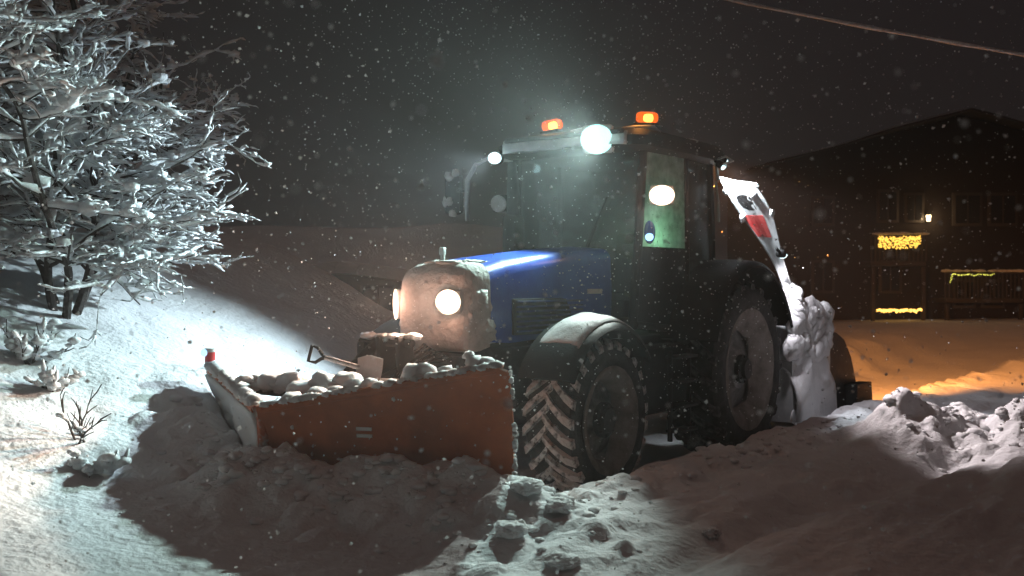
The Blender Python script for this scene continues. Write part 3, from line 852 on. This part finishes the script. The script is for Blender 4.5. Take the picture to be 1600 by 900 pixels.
# snow on the plow
def plow_snow():
    mb = MB()
    for i in range(90):                     # cap along the near wing's top edge
        s = random.uniform(.03, .97); zt = 1.09 + .37 * s
        r = random.uniform(.025, .05)
        mb.blob(H0 + dn * Ln * s + nn_ * (prof(1) * (.75 + .35 * s) - .045) + Vector((0, 0, zt + .006)), r, 1, .3, (1.6, 1.0, .7))
    for (s, r, dz) in ((.62, .10, .05), (.66, .085, .05), (.85, .07, .05), (.83, .045, .11), (.90, .06, .03), (.30, .06, .02), (.38, .08, .03), (.44, .07, .02), (.22, .07, .02), (.12, .08, .01), (.74, .06, .02)):
        zt = 1.09 + .37 * s
        mb.blob(H0 + dn * Ln * s - nn_ * .07 + Vector((0, 0, zt + dz)), r, 2, .35, (1.2, 1.0, .75))
    for i in range(60):                     # rim of snow down the near end edge
        t = random.uniform(.05, 1); mb.blob(H0 + dn * (Ln + .012) + nn_ * (prof(t) * 1.1) + Vector((0, 0, .08 + 1.36 * t)), random.uniform(.012, .024), 1, .3)
    for i in range(70):
        s = random.random(); t = random.random() ** 2 * .55 if random.random() < .8 else random.random(); zt = 1.09 + .37 * s
        if s > .25 and t > .5 and random.random() < .7: continue
        mb.blob(H0 + dn * Ln * s + nn_ * (prof(t) * (.75 + .35 * s)) + Vector((0, 0, .06 + (zt - .06) * t)), random.uniform(.006, .03), 2, .6, (1.3, .5, 1), 1.8)
    return _snowpart(mb.build('top_snow', M['snow'], wn, 180))
plow_snow()
def far_snow():
    mb = MB()
    for i in range(150):
        s = random.uniform(.03, .98); zt = 1.09 + .18 * s
        mb.blob(H0 + df * Lf * s + nf_ * (prof(1) * (.75 + .35 * s) - .045) + Vector((0, 0, zt + random.uniform(0, .03))), random.uniform(.03, .07), 1, .4, (1.3, 1, .8))
    g = []
    for i in range(24):                      # packed sheet on the face
        s = .015 + i / 23 * .96; zt = 1.09 + .18 * s; row = []
        for j in range(16):
            t = .08 + .86 * j / 15
            thick = .03 + .05 * max(0, mnoise.noise(Vector((s * 4, t * 4, 3.0))) + .3)
            row.append(H0 + df * Lf * s + nf_ * (prof(t) * (.75 + .35 * s) + thick) + Vector((0, 0, .06 + (zt - .06) * t)))
        g.append(row)
    a = g[1][0] - g[0][0]; b = g[0][1] - g[0][0]
    if a.cross(b).dot(nf_) < 0: g = g[::-1]
    mb.sheet(g, .028)
    return mb.build('packed_snow', M['snow'], wf, 180)
far_snow()
ts = MB()
for i in range(46):
    ts.blob((random.uniform(2.1, 2.62), random.uniform(-.85, .30), 1.17 + random.uniform(0, .05)), random.uniform(.06, .13), 2, .35, (1, 1, .6))
for (x, y, z, r) in ((2.5, .02, 1.24, .10), (2.45, .25, 1.25, .11), (2.5, -.35, 1.24, .10), (2.5, -.55, 1.22, .12)): ts.blob((x, y, z), r, 3, .3, (1.1, 1.1, .8))
ts.build('tray_snow', M['snow'], P, 180)
ms = MB()
for i in range(10): ms.blob((1.58 + random.uniform(-.06, .06), -.12 + random.uniform(-.28, .28), 1.575), random.uniform(.04, .08), 3, .4, (1, 1, .4))
ms.build('mast_snow', M['snow'], P, 180)

# ------------------------------------------------------------------ shovel lying across the plow tray
def px(x, y, d): return Vector(((x - 800) / 1700 * d, d, CAMZ - (y - 440) / 1700 * d))
sh = empty('snow_shovel', px(566, 588, 8.86))
tag(sh, 'snow shovel with D handle lying across the plow', 'shovel')
o0 = sh.location
hA = px(508, 559, 8.98) - o0; hB = px(553, 572, 8.90) - o0
dd = (hB - hA).normalized()
s1 = MB(); s1.tube([hA, hA.lerp(hB, .5), hB + dd * .05], [.019, .020, .021], 10); s1.build('shaft', M['galv'], sh)
up = Vector((0, 0, 1)); sd = dd.cross(up).normalized(); upp = sd.cross(dd)
gpts = [hA, hA - dd * .035 + upp * .02, hA - dd * .08 + upp * .062, hA - dd * .14 + upp * .066, hA - dd * .145 - upp * .066, hA - dd * .08 - upp * .062, hA - dd * .035 - upp * .02, hA]
s2 = MB(); s2.tube(gpts, .015, 8, True); s2.build('handle', M['black'], sh)
g = []
for i in range(7):
    row = []; t = i / 6
    for j in range(7):
        s = j / 6 * 2 - 1; wdt = .075 + .05 * min(1, t * 2.5)
        row.append(hB + dd * (.03 + .22 * t) + upp * (s * wdt) + sd * (.03 * s * s - .012 * math.sin(math.pi * t)))
    g.append(row)
MB().sheet(g, .006).build('scoop', M['alu'], sh)

# ------------------------------------------------------------------ rear snow blower
B = empty('rear_snow_blower', (A.x, A.y, 0), YAW)
tag(B, 'snow covered blower with tall chute carried behind the tractor', 'snow blower')
def extr(poly, y0, y1, name, m, parent, bulge=0.0):
    mb = MB(); n = len(poly); rows = 5; rings = []
    for k in range(rows):
        y = y0 + (y1 - y0) * k / (rows - 1); rings.append([(p[0], y, p[1]) for p in poly])
    return mb.loft(rings).build(name, m, parent, 35)
body = [(-4.30, .30), (-4.25, 1.0), (-4.30, 1.60), (-4.55, 1.68), (-5.3, 1.66), (-5.60, 1.50), (-5.66, 1.0), (-5.62, .25)]
bo = extr(body, -1.32, 1.36, 'housing', M['galv'], B)
drum = [(-5.60, .22)] + [(-5.9 + .92 * math.cos(q) * -1.0, .48 + .86 * math.sin(q)) for q in [math.radians(a) for a in (100, 80, 60, 40, 20, 5)]] + [(-6.78, .22)]
drum = [(-5.66, .22), (-5.66, 1.30), (-5.95, 1.36), (-6.3, 1.24), (-6.6, .98), (-6.8, .66), (-6.86, .42), (-6.80, .22)]
do = extr(drum, -1.30, 1.34, 'auger_drum', M['chassis'], B)
extr([(-6.3, .24), (-6.3, .62), (-6.95, .62), (-7.02, .24)], 1.345, 1.52, 'side_skid', M['black'], B)
fr = MB()
for s in (-1, 1): fr.tube([(-3.6, s * .45, .9), (-4.3, s * .5, .7)], .06, 8)
fr.tube([(-3.6, 0, 1.5), (-4.3, 0, 1.45)], .05, 8); fr.build('hitch_arm', M['chassis'], B)
gn2 = MB()
for k in range(1): gn2.box((-4.95, 1.372, 1.05 - k * .42), (1.1, .02, .03), bev=.006)
gn2.build('panel_seam', M['chassis'], bo)
gp = MB(); gp.box((-5.35, 1.375, .80), (.20, .02, .30), bev=.008); gp.build('access_hatch', M['chassis'], bo)
sn = MB()
for i in range(70): sn.blob((random.uniform(-5.5, -4.35), random.uniform(-1.25, 1.30), 1.66 + random.uniform(-.02, .03)), random.uniform(.10, .20), 2, .3, (1.3, 1.3, .75))
for i in range(60): sn.blob((random.uniform(-5.55, -4.35), 1.34, random.uniform(1.12, 1.70)), random.uniform(.12, .22), 3, .3, (1.2, .45, .9))
for i in range(26): sn.blob((random.uniform(-5.62, -4.3), 1.36, random.uniform(.35, 1.15)), random.uniform(.05, .12), 2, .3, (1.2, .12, 1.0))
gm = []
for i in range(22):
    t = i / 21; u0 = -4.24 - 1.46 * t; row = []
    arch = math.sin(math.pi * (.12 + .76 * t)) ** .5
    for j in range(18):
        q = j / 17
        v0 = .30 + 1.14 * math.sin(q * math.pi / 2) ** .9
        z0 = .28 + (1.58 * arch - .02) * math.cos(q * math.pi / 2) ** .5
        nz = mnoise.noise(Vector((u0 * 2.2, q * 4, 1))) * .05 + mnoise.noise(Vector((u0 * 6, q * 11, 4))) * .018
        row.append((u0, v0 + nz, z0 + nz))
    gm.append(row)
if (Vector(gm[1][9]) - Vector(gm[0][9])).cross(Vector(gm[0][10]) - Vector(gm[0][9])).dot(Vector((0, 1, .6))) < 0: gm = gm[::-1]
MB().sheet(gm, .05).build('snow_mantle', M['snow'], bo, 180)
_snowpart(sn.build('housing_snow', M['snow'], bo, 180))
sn = MB()
for i in range(26):
    t = random.random(); sn.blob((-5.7 - 1.05 * t, 1.30, 1.36 - 0.62 * t ** 1.8), random.uniform(.02, .05), 1, .3, (1.4, .7, .6))
sn.build('drum_snow', M['snow'], do, 180)
# chute: open half pipe leaning up to the cab's rear corner
WV = Vector((-.5, .866, 0)); NV = Vector((.866, .5, 0))
def chute_c(t): return Vector((-4.62 + .98 * t, 1.24 - .36 * t * t, 1.66 + 1.60 * t ** 1.05))
def chute_w(t): return .06 + .17 * float(sst(.30, .95, np.array(t)))
def chute_p(t, s, out=0.0): return chute_c(t) + WV * (s * chute_w(t)) + NV * (.09 * s * s + out) + Vector((0, 0, .10 * s * max(0, t - .8) * -5 * .5))
co = MB().sheet([[chute_p(i / 21, j / 4 - 1) for j in range(9)] for i in range(22)], .016).build('chute', M['galv'], B, 60)
cs = MB()
for i in range(9):
    t = random.random() ** .8; sd_ = random.choice((-1, 1, 1, random.uniform(-1, 1)))
    cs.blob(chute_p(t, sd_, .01), random.uniform(.015, .04), 3, .6, (1, 1, 1.8), 1.6)
for i in range(30): cs.blob(chute_p(random.uniform(0, .22), random.uniform(-1, 1), .03), random.uniform(.05, .10), 3, .6, (1, 1, 1.2))
_snowpart(cs.build('chute_snow', M['snow'], co, 180))
MB().sheet([[chute_p(.60 + .16 * i / 4, -.9 + 1.35 * j / 4, .014) for j in range(5)] for i in range(5)], .008).build('red_panel', M['red'], co, 0)
hp_ = []
for k in range(17):
    q = 2 * math.pi * k / 16; hp_.append([chute_p(.85 + .055 * math.sin(q) * r_, -.05 + .60 * math.cos(q) * r_, .018) for r_ in (1.0, .5, .02)])
MB().sheet(hp_, .006).build('chute_port', M['black'], co, 0)
dp = [[chute_p(.985 + .012 * j, -1.05 + 2.1 * i / 6, .02) for j in range(3)] for i in range(7)]
MB().sheet(dp, .02).build('deflector', M['galv'], co, 0)

# ------------------------------------------------------------------ trees
def make_tree(name, base, height, spread, seed, label, snow_r, levels_scale=1.0, lean=(0.1, 0), nmain=7, dens=1.0):
    rnd = random.Random(seed)
    root = empty(name, base); tag(root, label, 'tree')
    tb = MB(); cb_ = MB(); sb = MB()
    def snow_on(pts, rad, sr):
        k = 1.0
        q = []; rs_ = []
        for i, p in enumerate(pts):
            t = (pts[min(i + 1, len(pts) - 1)] - pts[max(0, i - 1)]).normalized()
            hz = 1 - abs(t.z) ** 2
            rr = (rad[i] * 1.0 + sr * (0.25 + 0.9 * hz)) * rnd.uniform(.35, 1.65)
            q.append(p + Vector((rnd.uniform(-.008, .008), rnd.uniform(-.008, .008), rad[i] * .6 + rr * .55))); rs_.append(rr)
        rs_[-1] *= .3; rs_[0] *= .7
        for p, r0 in zip(q[1:], rs_[1:]):
            if rnd.random() < .16: sb.blob(p + Vector((0, 0, r0 * .4)), r0 * rnd.uniform(1.5, 2.6), 1, .5, (1.25, 1.25, .75), 1.7, seed=rnd.uniform(0, 99))
        sb.tube(q, rs_, 5, True, flat=.85)
    def branch(p, d, L, r, lev):
        n = max(3, int(L / (.075 if lev > 1 else .12))); pts = [p.copy()]; rad = [r]
        d = d.normalized(); kids = []
        for i in range(n):
            t = (i + 1) / n
            wob = .30 if lev else .14
            d = (d + Vector((rnd.uniform(-wob, wob), rnd.uniform(-wob, wob), rnd.uniform(-wob, wob) * .7 - (.05 if lev >= 2 else -.0)))).normalized()
            p = p + d * (L / n); pts.append(p.copy()); rad.append(r * (1 - .72 * t))
            kids.append((p.copy(), d.copy(), t))
        (tb if lev == 0 else cb_).tube(pts, rad, 7 if lev < 2 else 4, True)
        if lev >= 1: snow_on(pts, rad, snow_r * (1.1, 1.15, .95, .60, .36)[lev])
        else: snow_on(pts, [x * .3 for x in rad], snow_r * .5)
        if lev < 4:
            for (q, dd_, t) in kids:
                if t < (.20 if lev == 0 else .2): continue
                pr = [.72, .80, .72, .80][lev] * dens
                if rnd.random() > pr: continue
                for rep in range(2 if lev in (0, 1) and rnd.random() < .6 else 1):
                    az = rnd.uniform(0, 2 * math.pi)
                    out = Vector((math.cos(az), math.sin(az), 0))
                    side = (out - dd_ * out.dot(dd_)).normalized()
                    if lev == 0: nd = side * 1.0 + Vector((0, 0, rnd.uniform(.15, .95)))
                    else: nd = dd_ * rnd.uniform(.5, .9) + side * rnd.uniform(.6, 1.0); nd.z = nd.z * .6 + rnd.uniform(.0, .30)
                    ln = L * [spread / height * (1.12 - .45 * t), .46 * (1.1 - .4 * t), .42, .45][lev] * rnd.uniform(.7, 1.2)
                    if ln < .06: continue
                    branch(q, nd, ln, max(.0035, r * (1 - .72 * t) * [.55, .6, .6, .6][lev]), lev + 1)
    for k in range(nmain):
        az = 2 * math.pi * k / nmain + rnd.uniform(-.3, .3)
        out = .15 + .55 * rnd.random() if k else .05
        d = Vector((math.cos(az) * out + lean[0], math.sin(az) * out + lean[1], 1.0))
        st_ = Vector((math.cos(az) * .05, math.sin(az) * .05, -.25))
        branch(st_, d, height * (rnd.uniform(.62, 1.0) if k else 1.0), .055 * (height / 3.4) * rnd.uniform(.6, 1.0), 0)
    tb.build('trunk', M['bark'], root); cb_.build('crown', M['bark'], root, 60)
    s_o = sb.build('crown_snow', M['tree_snow'], root, 180)
    return root, len(sb.f)
tx, ty = -4.50, 11.0
t1, n1 = make_tree('snowy_tree', (tx, ty, gz(tx, ty)), 3.6, 1.40, 5, 'snow laden bare tree lit white above the left bank', .017, nmain=5, lean=(.04, -.05), dens=.72)
tx2, ty2 = -6.0, 14.0
t2, n2 = make_tree('snowy_tree', (tx2, ty2, gz(tx2, ty2)), 4.6, 1.6, 11, 'darker snow dusted tree standing behind the lit tree', .017, nmain=5, lean=(.22, 0), dens=.62)
print('TREE faces', n1, n2)

def shrub(name, base, n, L, seed, label, snow, spreadz=1.0, parts=2):
    rnd = random.Random(seed); root = empty(name, base); tag(root, label, 'shrub', 'shrubs poking out of the left bank')
    sb = MB(); tb = MB()
    for k in range(n):
        az = rnd.uniform(0, 6.28); d = Vector((math.cos(az) * rnd.uniform(.3, 1.1), math.sin(az) * rnd.uniform(.3, 1.1), spreadz)).normalized()
        p = Vector((rnd.uniform(-.04, .04), rnd.uniform(-.04, .04), -.06)); pts = [p.copy()]; ll = L * rnd.uniform(.6, 1.15)
        for i in range(6):
            d = (d + Vector((rnd.uniform(-.25, .25), rnd.uniform(-.25, .25), rnd.uniform(-.2, .2)))).normalized(); p = p + d * ll / 6; pts.append(p.copy())
            if i >= 1 and rnd.random() < .8:
                e = (d + Vector((rnd.uniform(-1, 1), rnd.uniform(-1, 1), rnd.uniform(-.3, .6)))).normalized()
                tw = [p, p + e * ll * .14, p + e * ll * .27 + Vector((0, 0, rnd.uniform(-.03, .05)))]
                tb.tube(tw, [.006, .005, .003], 4)
                if snow > 0 and rnd.random() < snow: sb.tube([q + Vector((0, 0, .014)) for q in tw], [.012, .024, .010], 5)
        tb.tube(pts, [.011, .010, .009, .008, .006, .005, .003], 5)
        if snow > 0:
            for q in pts[2:]:
                if rnd.random() < snow: sb.blob(q + Vector((0, 0, .015)), rnd.uniform(.02, .055), 1, .4, (1.3, 1.3, .7))
    tb.build('twigs', M['bark'], root)
    if snow > 0: _snowpart(sb.build('shrub_snow', M['tree_snow'], root, 180))
    return root
def on_bank(xp, yp, d0=6.0, d1=16.0):
    """walk along a line of sight to where it meets the snow"""
    for d in np.arange(d0, d1, .02):
        q = px(xp, yp, d)
        if q.z <= gz(q.x, q.y): return Vector((q.x, q.y, gz(q.x, q.y)))
    return px(xp, yp, d1)
shrub('bare_shrub', on_bank(125, 690), 7, .42, 3, 'small bare dark twigged shrub beside the plow shadow', .12)
shrub('snowy_shrub', on_bank(45, 565), 12, .40, 4, 'snow clumped shrub at the left edge below the tree', .8, .6)
shrub('snowy_shrub', on_bank(88, 608), 7, .24, 6, 'low snow capped twig tuft left of the bare shrub', .7, .5)
shrub('snowy_shrub', on_bank(150, 735), 9, .26, 8, 'frosted twigs at the foot of the bank by the shadow', .7, .5)

# ------------------------------------------------------------------ snow lumps and rubble
lumps = [(822, 770, .10, 'pale snow lump wedged between the plow end and front wheel'), (872, 795, .09, 'flat pale snow lump standing out in front of the front wheel'),
         (797, 835, .095, 'dark shaded oval snow lump alone in the lit patch'), (880, 885, .085, 'snow lump at the bottom edge right of the lit patch'),
         (1112, 838, .06, 'lone small snow lump out on the dark foreground snow')]
for i, (xp, yp, r, lab) in enumerate(lumps):
    p = on_bank(xp, yp); mb = MB(); mb.blob((0, 0, 0), r, 5, .34, (1.2, 1.0, .55), 1.5, rot=random.uniform(0, 6))
    mb.blob((random.uniform(-.6, .6) * r, random.uniform(-.6, .6) * r, r * .12), r * .62, 5, .34, (1, 1, .65), 1.6)
    o = mb.build('snow_lump', M['snow'], None, 180); o.location = p + Vector((0, 0, r * .22))
    tag(o, lab, 'snow lump', 'lumps of ploughed snow')
def zgrid(x, y):
    i, j = min(ny - 1, np.searchsorted(gy, y)), min(nx - 1, np.searchsorted(gx, x)); return float(Z[i, j])
def clods(name, label, jobs):
    mb = MB()
    for n, fxy, r0, r1 in jobs:
        for i in range(n):
            x, y = fxy(); r = r0 + (r1 - r0) * random.random() ** 2.2
            mb.blob((x, y, zgrid(x, y)), r, 1 if r < .03 else 2, .4, (1.1, 1, .55), 1.7, rot=random.uniform(0, 6))
    o = mb.build(name, M['snow'], None, 180); tag(o, label, 'snow', kind='stuff')
clods('snow_rubble', 'crumbled snow thrown up along the plow and lane edge', [(260, front_xy, .012, .06), (220, ridge_xy, .01, .05), (50, end_xy, .012, .05)])
clods('snow_heap', 'clods of snow heaped along the lane edge on the right', [(380, heap_xy, .012, .07), (120, heap2_xy, .012, .05)])

# ------------------------------------------------------------------ buildings
def box_part(name, c, s, m, parent, bev=.0): return MB().box(c, s, None, bev).build(name, m, parent, 30)
# long shed on the left behind the bank
S = empty('shed', (-6.2, 31, .4)); tag(S, 'long low shed with deep snow on its roof behind the bank', 'building')
box_part('wall', (0, 2.5, 1.05), (17.5, 5, 2.1), M['shedwall'], S)
g = []
for i in range(40):
    row = []
    for j in range(14):
        t = j / 13; x = -9.2 + 18.4 * i / 39
        row.append((x, -.7 + 3.6 * t, 2.05 + 1.30 * t + .30 * mnoise.noise(Vector((x * .35, t * 2, 0)))))
    g.append(row)
MB().sheet(g, .35).build('roof', M['snow_ground'], S, 60)
g2 = [[(p[0], 6.1 - p[1] - .02, p[2]) for p in row] for row in g][::-1]
MB().sheet(g2, .35).build('roof', M['snow_ground'], S, 60)
for k in range(5):
    f = MB(); x = -4.8 + k * 2.4
    f.box((x, -.03, 1.15), (1.0, .06, .8), bev=.01); fo_ = f.build('window', M['trim'], S)
    box_part('pane', (x - .23, -.065, 1.15), (.40, .02, .66), M['darkglass'], fo_); box_part('pane', (x + .23, -.065, 1.15), (.40, .02, .66), M['darkglass'], fo_)
# house on the right
HY = 40.0
HZ = .55
Hs = empty('house', (16.5, HY, HZ)); tag(Hs, 'dark timber house with balconies and strings of lights', 'house')
box_part('wall', (0, 4, 2.9), (14.0, 8, 5.8), M['housewall'], Hs)
gbm = MB(); gbm.v = [(-7, 0, 5.8), (7, 0, 5.8), (0, 0, 7.6), (-7, 8, 5.8), (7, 8, 5.8), (0, 8, 7.6)]
gbm.f = [(0, 1, 2), (5, 4, 3), (0, 2, 5, 3), (1, 4, 5, 2), (0, 3, 4, 1)]
gbm.build('gable', M['housewall'], Hs, 0)
for sgn in (-1, 1):
    g = []
    for i in range(14):
        row = []
        for j in range(12):
            t = j / 11; yy = -.9 + 9.8 * i / 13
            row.append((sgn * 7.9 * (1 - t), yy, 5.60 + 2.15 * t + .08 * mnoise.noise(Vector((yy * .5, t * 3, sgn)))))
        g.append(row)
    if sgn > 0: g = g[::-1]
    rf_ = MB().sheet(g, -.08).build('roof', M['trim'], Hs, 60)
    g3 = [[(p[0] * .97, p[1] + .7, p[2] + .10) for p in row] for row in g]
    MB().sheet(g3, -.07).build('roof_snow', M['snow_ground'], rf_, 60)
def hx(xp, d=HY): return (xp - 800) / 1700 * d - 16.5
def hz(yp, d=HY): return CAMZ - (yp - 440) / 1700 * d - HZ
for (x0, x1, y0, y1) in ((1372, 1400, 300, 345), (1415, 1440, 305, 345), (1490, 1530, 305, 350), (1545, 1585, 305, 350), (1375, 1405, 410, 455), (1490, 1520, 440, 478), (1535, 1565, 440, 478), (1270, 1300, 310, 350), (1270, 1300, 410, 455)):
    xa, xb, za, zb = hx(x0), hx(x1), hz(y1), hz(y0)
    f = MB().box(((xa + xb) / 2, -.04, (za + zb) / 2), (xb - xa + .16, .1, zb - za + .16), bev=.02).build('window', M['trim'], Hs)
    wv = (xb - xa) / 2
    for s in (-1, 1): box_part('pane', ((xa + xb) / 2 + s * wv * .5, -.10, (za + zb) / 2), (wv - .06, .03, zb - za - .04), M['darkglass'], f)
def balcony(x0, x1, zdeck, dep=1.3):
    b = MB(); b.box(((x0 + x1) / 2, -dep / 2, zdeck), (x1 - x0, dep, .16), bev=.02); o = b.build('balcony', M['trim'], Hs)
    r = MB(); r.box(((x0 + x1) / 2, -dep, zdeck + 1.0), (x1 - x0, .08, .08), bev=.01); r.build('rail', M['trim'], o)
    n = int((x1 - x0) / .14)
    for k in range(n + 1): box_part('baluster', (x0 + (x1 - x0) * k / n, -dep, zdeck + .54), (.05, .04, .92), M['trim'], o)
    for xx in (x0 + .08, x1 - .08): box_part('balcony_post', (xx, -dep + .05, zdeck / 2 - .1), (.12, .12, zdeck - .05), M['trim'], o)
    s = MB()
    for k in range(22): s.blob((random.uniform(x0, x1), -dep, zdeck + 1.06), random.uniform(.07, .13), 1, .3, (2, .8, .5))
    _snowpart(s.build('rail_snow', M['snow'], o, 180))
    return o
HB = HY - 1.36
balcony(hx(1362, HB), hx(1448, HB), hz(412, HB)); balcony(hx(1478, HB), hx(1600, HB), hz(470, HB))
def garland(name, pts, n, color, strength, r, label, ring=0.0, extra=0):
    root = MB(); P_ = [Vector(p) for p in pts]
    wire = MB(); wire.tube(P_, .012, 5)
    o = wire.build(name, M['black'], None); o.location = (16.5, HY, HZ)
    tag(o, label, 'string light', 'strings of lights on the house')
    bb = MB(); Ls = [0]
    for i in range(1, len(P_)): Ls.append(Ls[-1] + (P_[i] - P_[i - 1]).length)
    for k in range(n):
        s = (k + .5) / n * Ls[-1]
        for i in range(1, len(P_)):
            if s <= Ls[i] or i == len(P_) - 1:
                q = P_[i - 1].lerp(P_[i], (s - Ls[i - 1]) / max(1e-6, Ls[i] - Ls[i - 1])); break
        for e in range(1 + extra):
            bb.blob(q + Vector((random.uniform(-.03, .03), -.03 - random.uniform(0, .02), -.03 - (random.uniform(0, ring) if e else random.uniform(0, ring * .4)))), r * random.uniform(.7, 1.2), 1, .1)
    bo_ = bb.build('bulbs', emit(name + '_glow', color, strength), o, 180); bo_['kind'] = 'stuff'
    return o
def swag(x0, x1, z, y, sag, n=9): return [(x0 + (x1 - x0) * k / (n - 1), y, z - sag * (1 - abs(((k / (n - 1)) * 3) % 1 * 2 - 1))) for k in range(n)]
garland('string_light', swag(hx(1372, HB), hx(1437, HB), hz(367, HB), -1.36, .06), 46, (1.0, .55, .08), 2.2, .028, 'wide amber curtain of lights along the upper balcony rail', .42, 6)
garland('string_light', swag(hx(1370, HB), hx(1440, HB), hz(481, HB), -1.36, .05), 60, (1.0, .52, .10), 4.0, .028, 'amber string of lights near the ground under the upper balcony', .10, 1)
garland('string_light', [(hx(1485, HB), -1.36, hz(440, HB)), (hx(1486, HB), -1.36, hz(428, HB))] + swag(hx(1490, HB), hx(1553, HB), hz(426, HB), -1.36, .07), 46, (.85, .80, .12), 1.8, .02, 'yellow green string of lights along the right balcony rail', .05, 0)
WL = empty('wall_lamp', (16.5 + hx(1447), HY - .02, HZ + hz(342))); tag(WL, 'small lit lantern on the house wall above the balcony', 'lamp')
l1 = MB(); l1.box((0, -.02, .05), (.12, .04, .3), bev=.01); l1.tube([(0, -.02, .18), (0, -.16, .22), (0, -.2, .12)], .02, 6); l1.box((0, -.2, .14), (.18, .18, .03), bev=.01); l1.build('bracket', M['black'], WL)
MB().tube([(0, -.2, -.10), (0, -.2, .12)], [.06, .09], 10).build('glass_shade', emit('lantern_glow', (1.0, .74, .40), 7), WL)
point('wall_lamp_glow', WL, (0, -.42, 0), 22, (1.0, .68, .36), .08)

# ------------------------------------------------------------------ overhead cable
cbm = MB()
pa, pb = px(1130, -2, 17.0), px(1600, 86, 14.5)
dirc = (pb - pa)
pts = []
for k in range(60):
    t = -2.2 + 5.2 * k / 59
    q = pa + dirc * t; q.z += .10 * (t * t - t) 
    pts.append(q + Vector((0, 0, random.uniform(-.003, .003))))
cbm.tube(pts, [random.uniform(.022, .033) for _ in pts], 7)
co_ = cbm.build('overhead_cable', M['cable'], None, 180); tag(co_, 'snow coated overhead cable crossing the dark sky', 'cable')

# ------------------------------------------------------------------ falling snow
octv = np.array([(1, 0, 0), (-1, 0, 0), (0, 1, 0), (0, -1, 0), (0, 0, 1), (0, 0, -1)], float)
octf = np.array([(0, 2, 4), (2, 1, 4), (1, 3, 4), (3, 0, 4), (2, 0, 5), (1, 2, 5), (3, 1, 5), (0, 3, 5)])
def flakes(n, y0, y1, r, xs=.62, zlo=-.1, zhi=6.5):
    y = y0 + (y1 - y0) * rng.random(n) ** .8; x = (rng.uniform(-xs, xs, n) if xs > .3 else rng.normal(0.04, xs, n)) * y; z = rng.uniform(zlo, zhi, n)
    u_, v_ = uv(x, y)
    keep = (z > H(x, y) + .05) & ~((u_ > -3.4) & (u_ < 1.3) & (np.abs(v_) < .95) & (z < 3.75))
    c = np.stack([x, y, z], -1)[keep]; m_ = len(c)
    q, _ = np.linalg.qr(rng.normal(size=(m_, 3, 3)))
    R_ = rng.choice(r, m_)[:, None, None] * rng.uniform(.5, 1.3, (m_, 6, 1))
    return np.einsum('nij,kj->nki', q, octv) * R_ + c[:, None, :]
fv = np.concatenate([flakes(11000, 3.0, 15, [.002, .0025, .003, .004, .005, .006, .009]), flakes(3600, 7.0, 11.5, [.003, .004, .005, .006, .007], .15, .8, 5.2), flakes(260, 4.6, 8.5, [.009, .012, .014], .5, .5, 4.5), flakes(1100, 1.2, 4.2, [.003, .005, .006, .008], .55, .4, 3.6)])
nfl = len(fv); ff = (octf[None] + 6 * np.arange(nfl)[:, None, None]).reshape(-1, 3)
fme = bpy.data.meshes.new('falling_snow'); fme.from_pydata(fv.reshape(-1, 3).tolist(), [], ff.tolist()); fme.materials.append(M['flake'])
flo = link('falling_snow', fme); tag(flo, 'snowflakes drifting through the night air', 'snowfall', kind='stuff')

# ------------------------------------------------------------------ haze of fine snow in the air
hb = MB().box((0, 0, 5.0), (1300, 1300, 16))
hm = bpy.data.materials.new('haze'); hm.use_nodes = True
n_ = hm.node_tree.nodes; n_.clear()
pv = n_.new('ShaderNodeVolumePrincipled'); pv.inputs['Color'].default_value = (0.9, 0.9, 0.92, 1)
pv.inputs['Density'].default_value = 0.0031; pv.inputs['Anisotropy'].default_value = 0.70
oo = n_.new('ShaderNodeOutputMaterial'); hm.node_tree.links.new(pv.outputs[0], oo.inputs['Volume'])
hz_o = hb.build('haze', hm, None, 0); tag(hz_o, 'fine snow haze filling the night air', 'haze', kind='stuff')
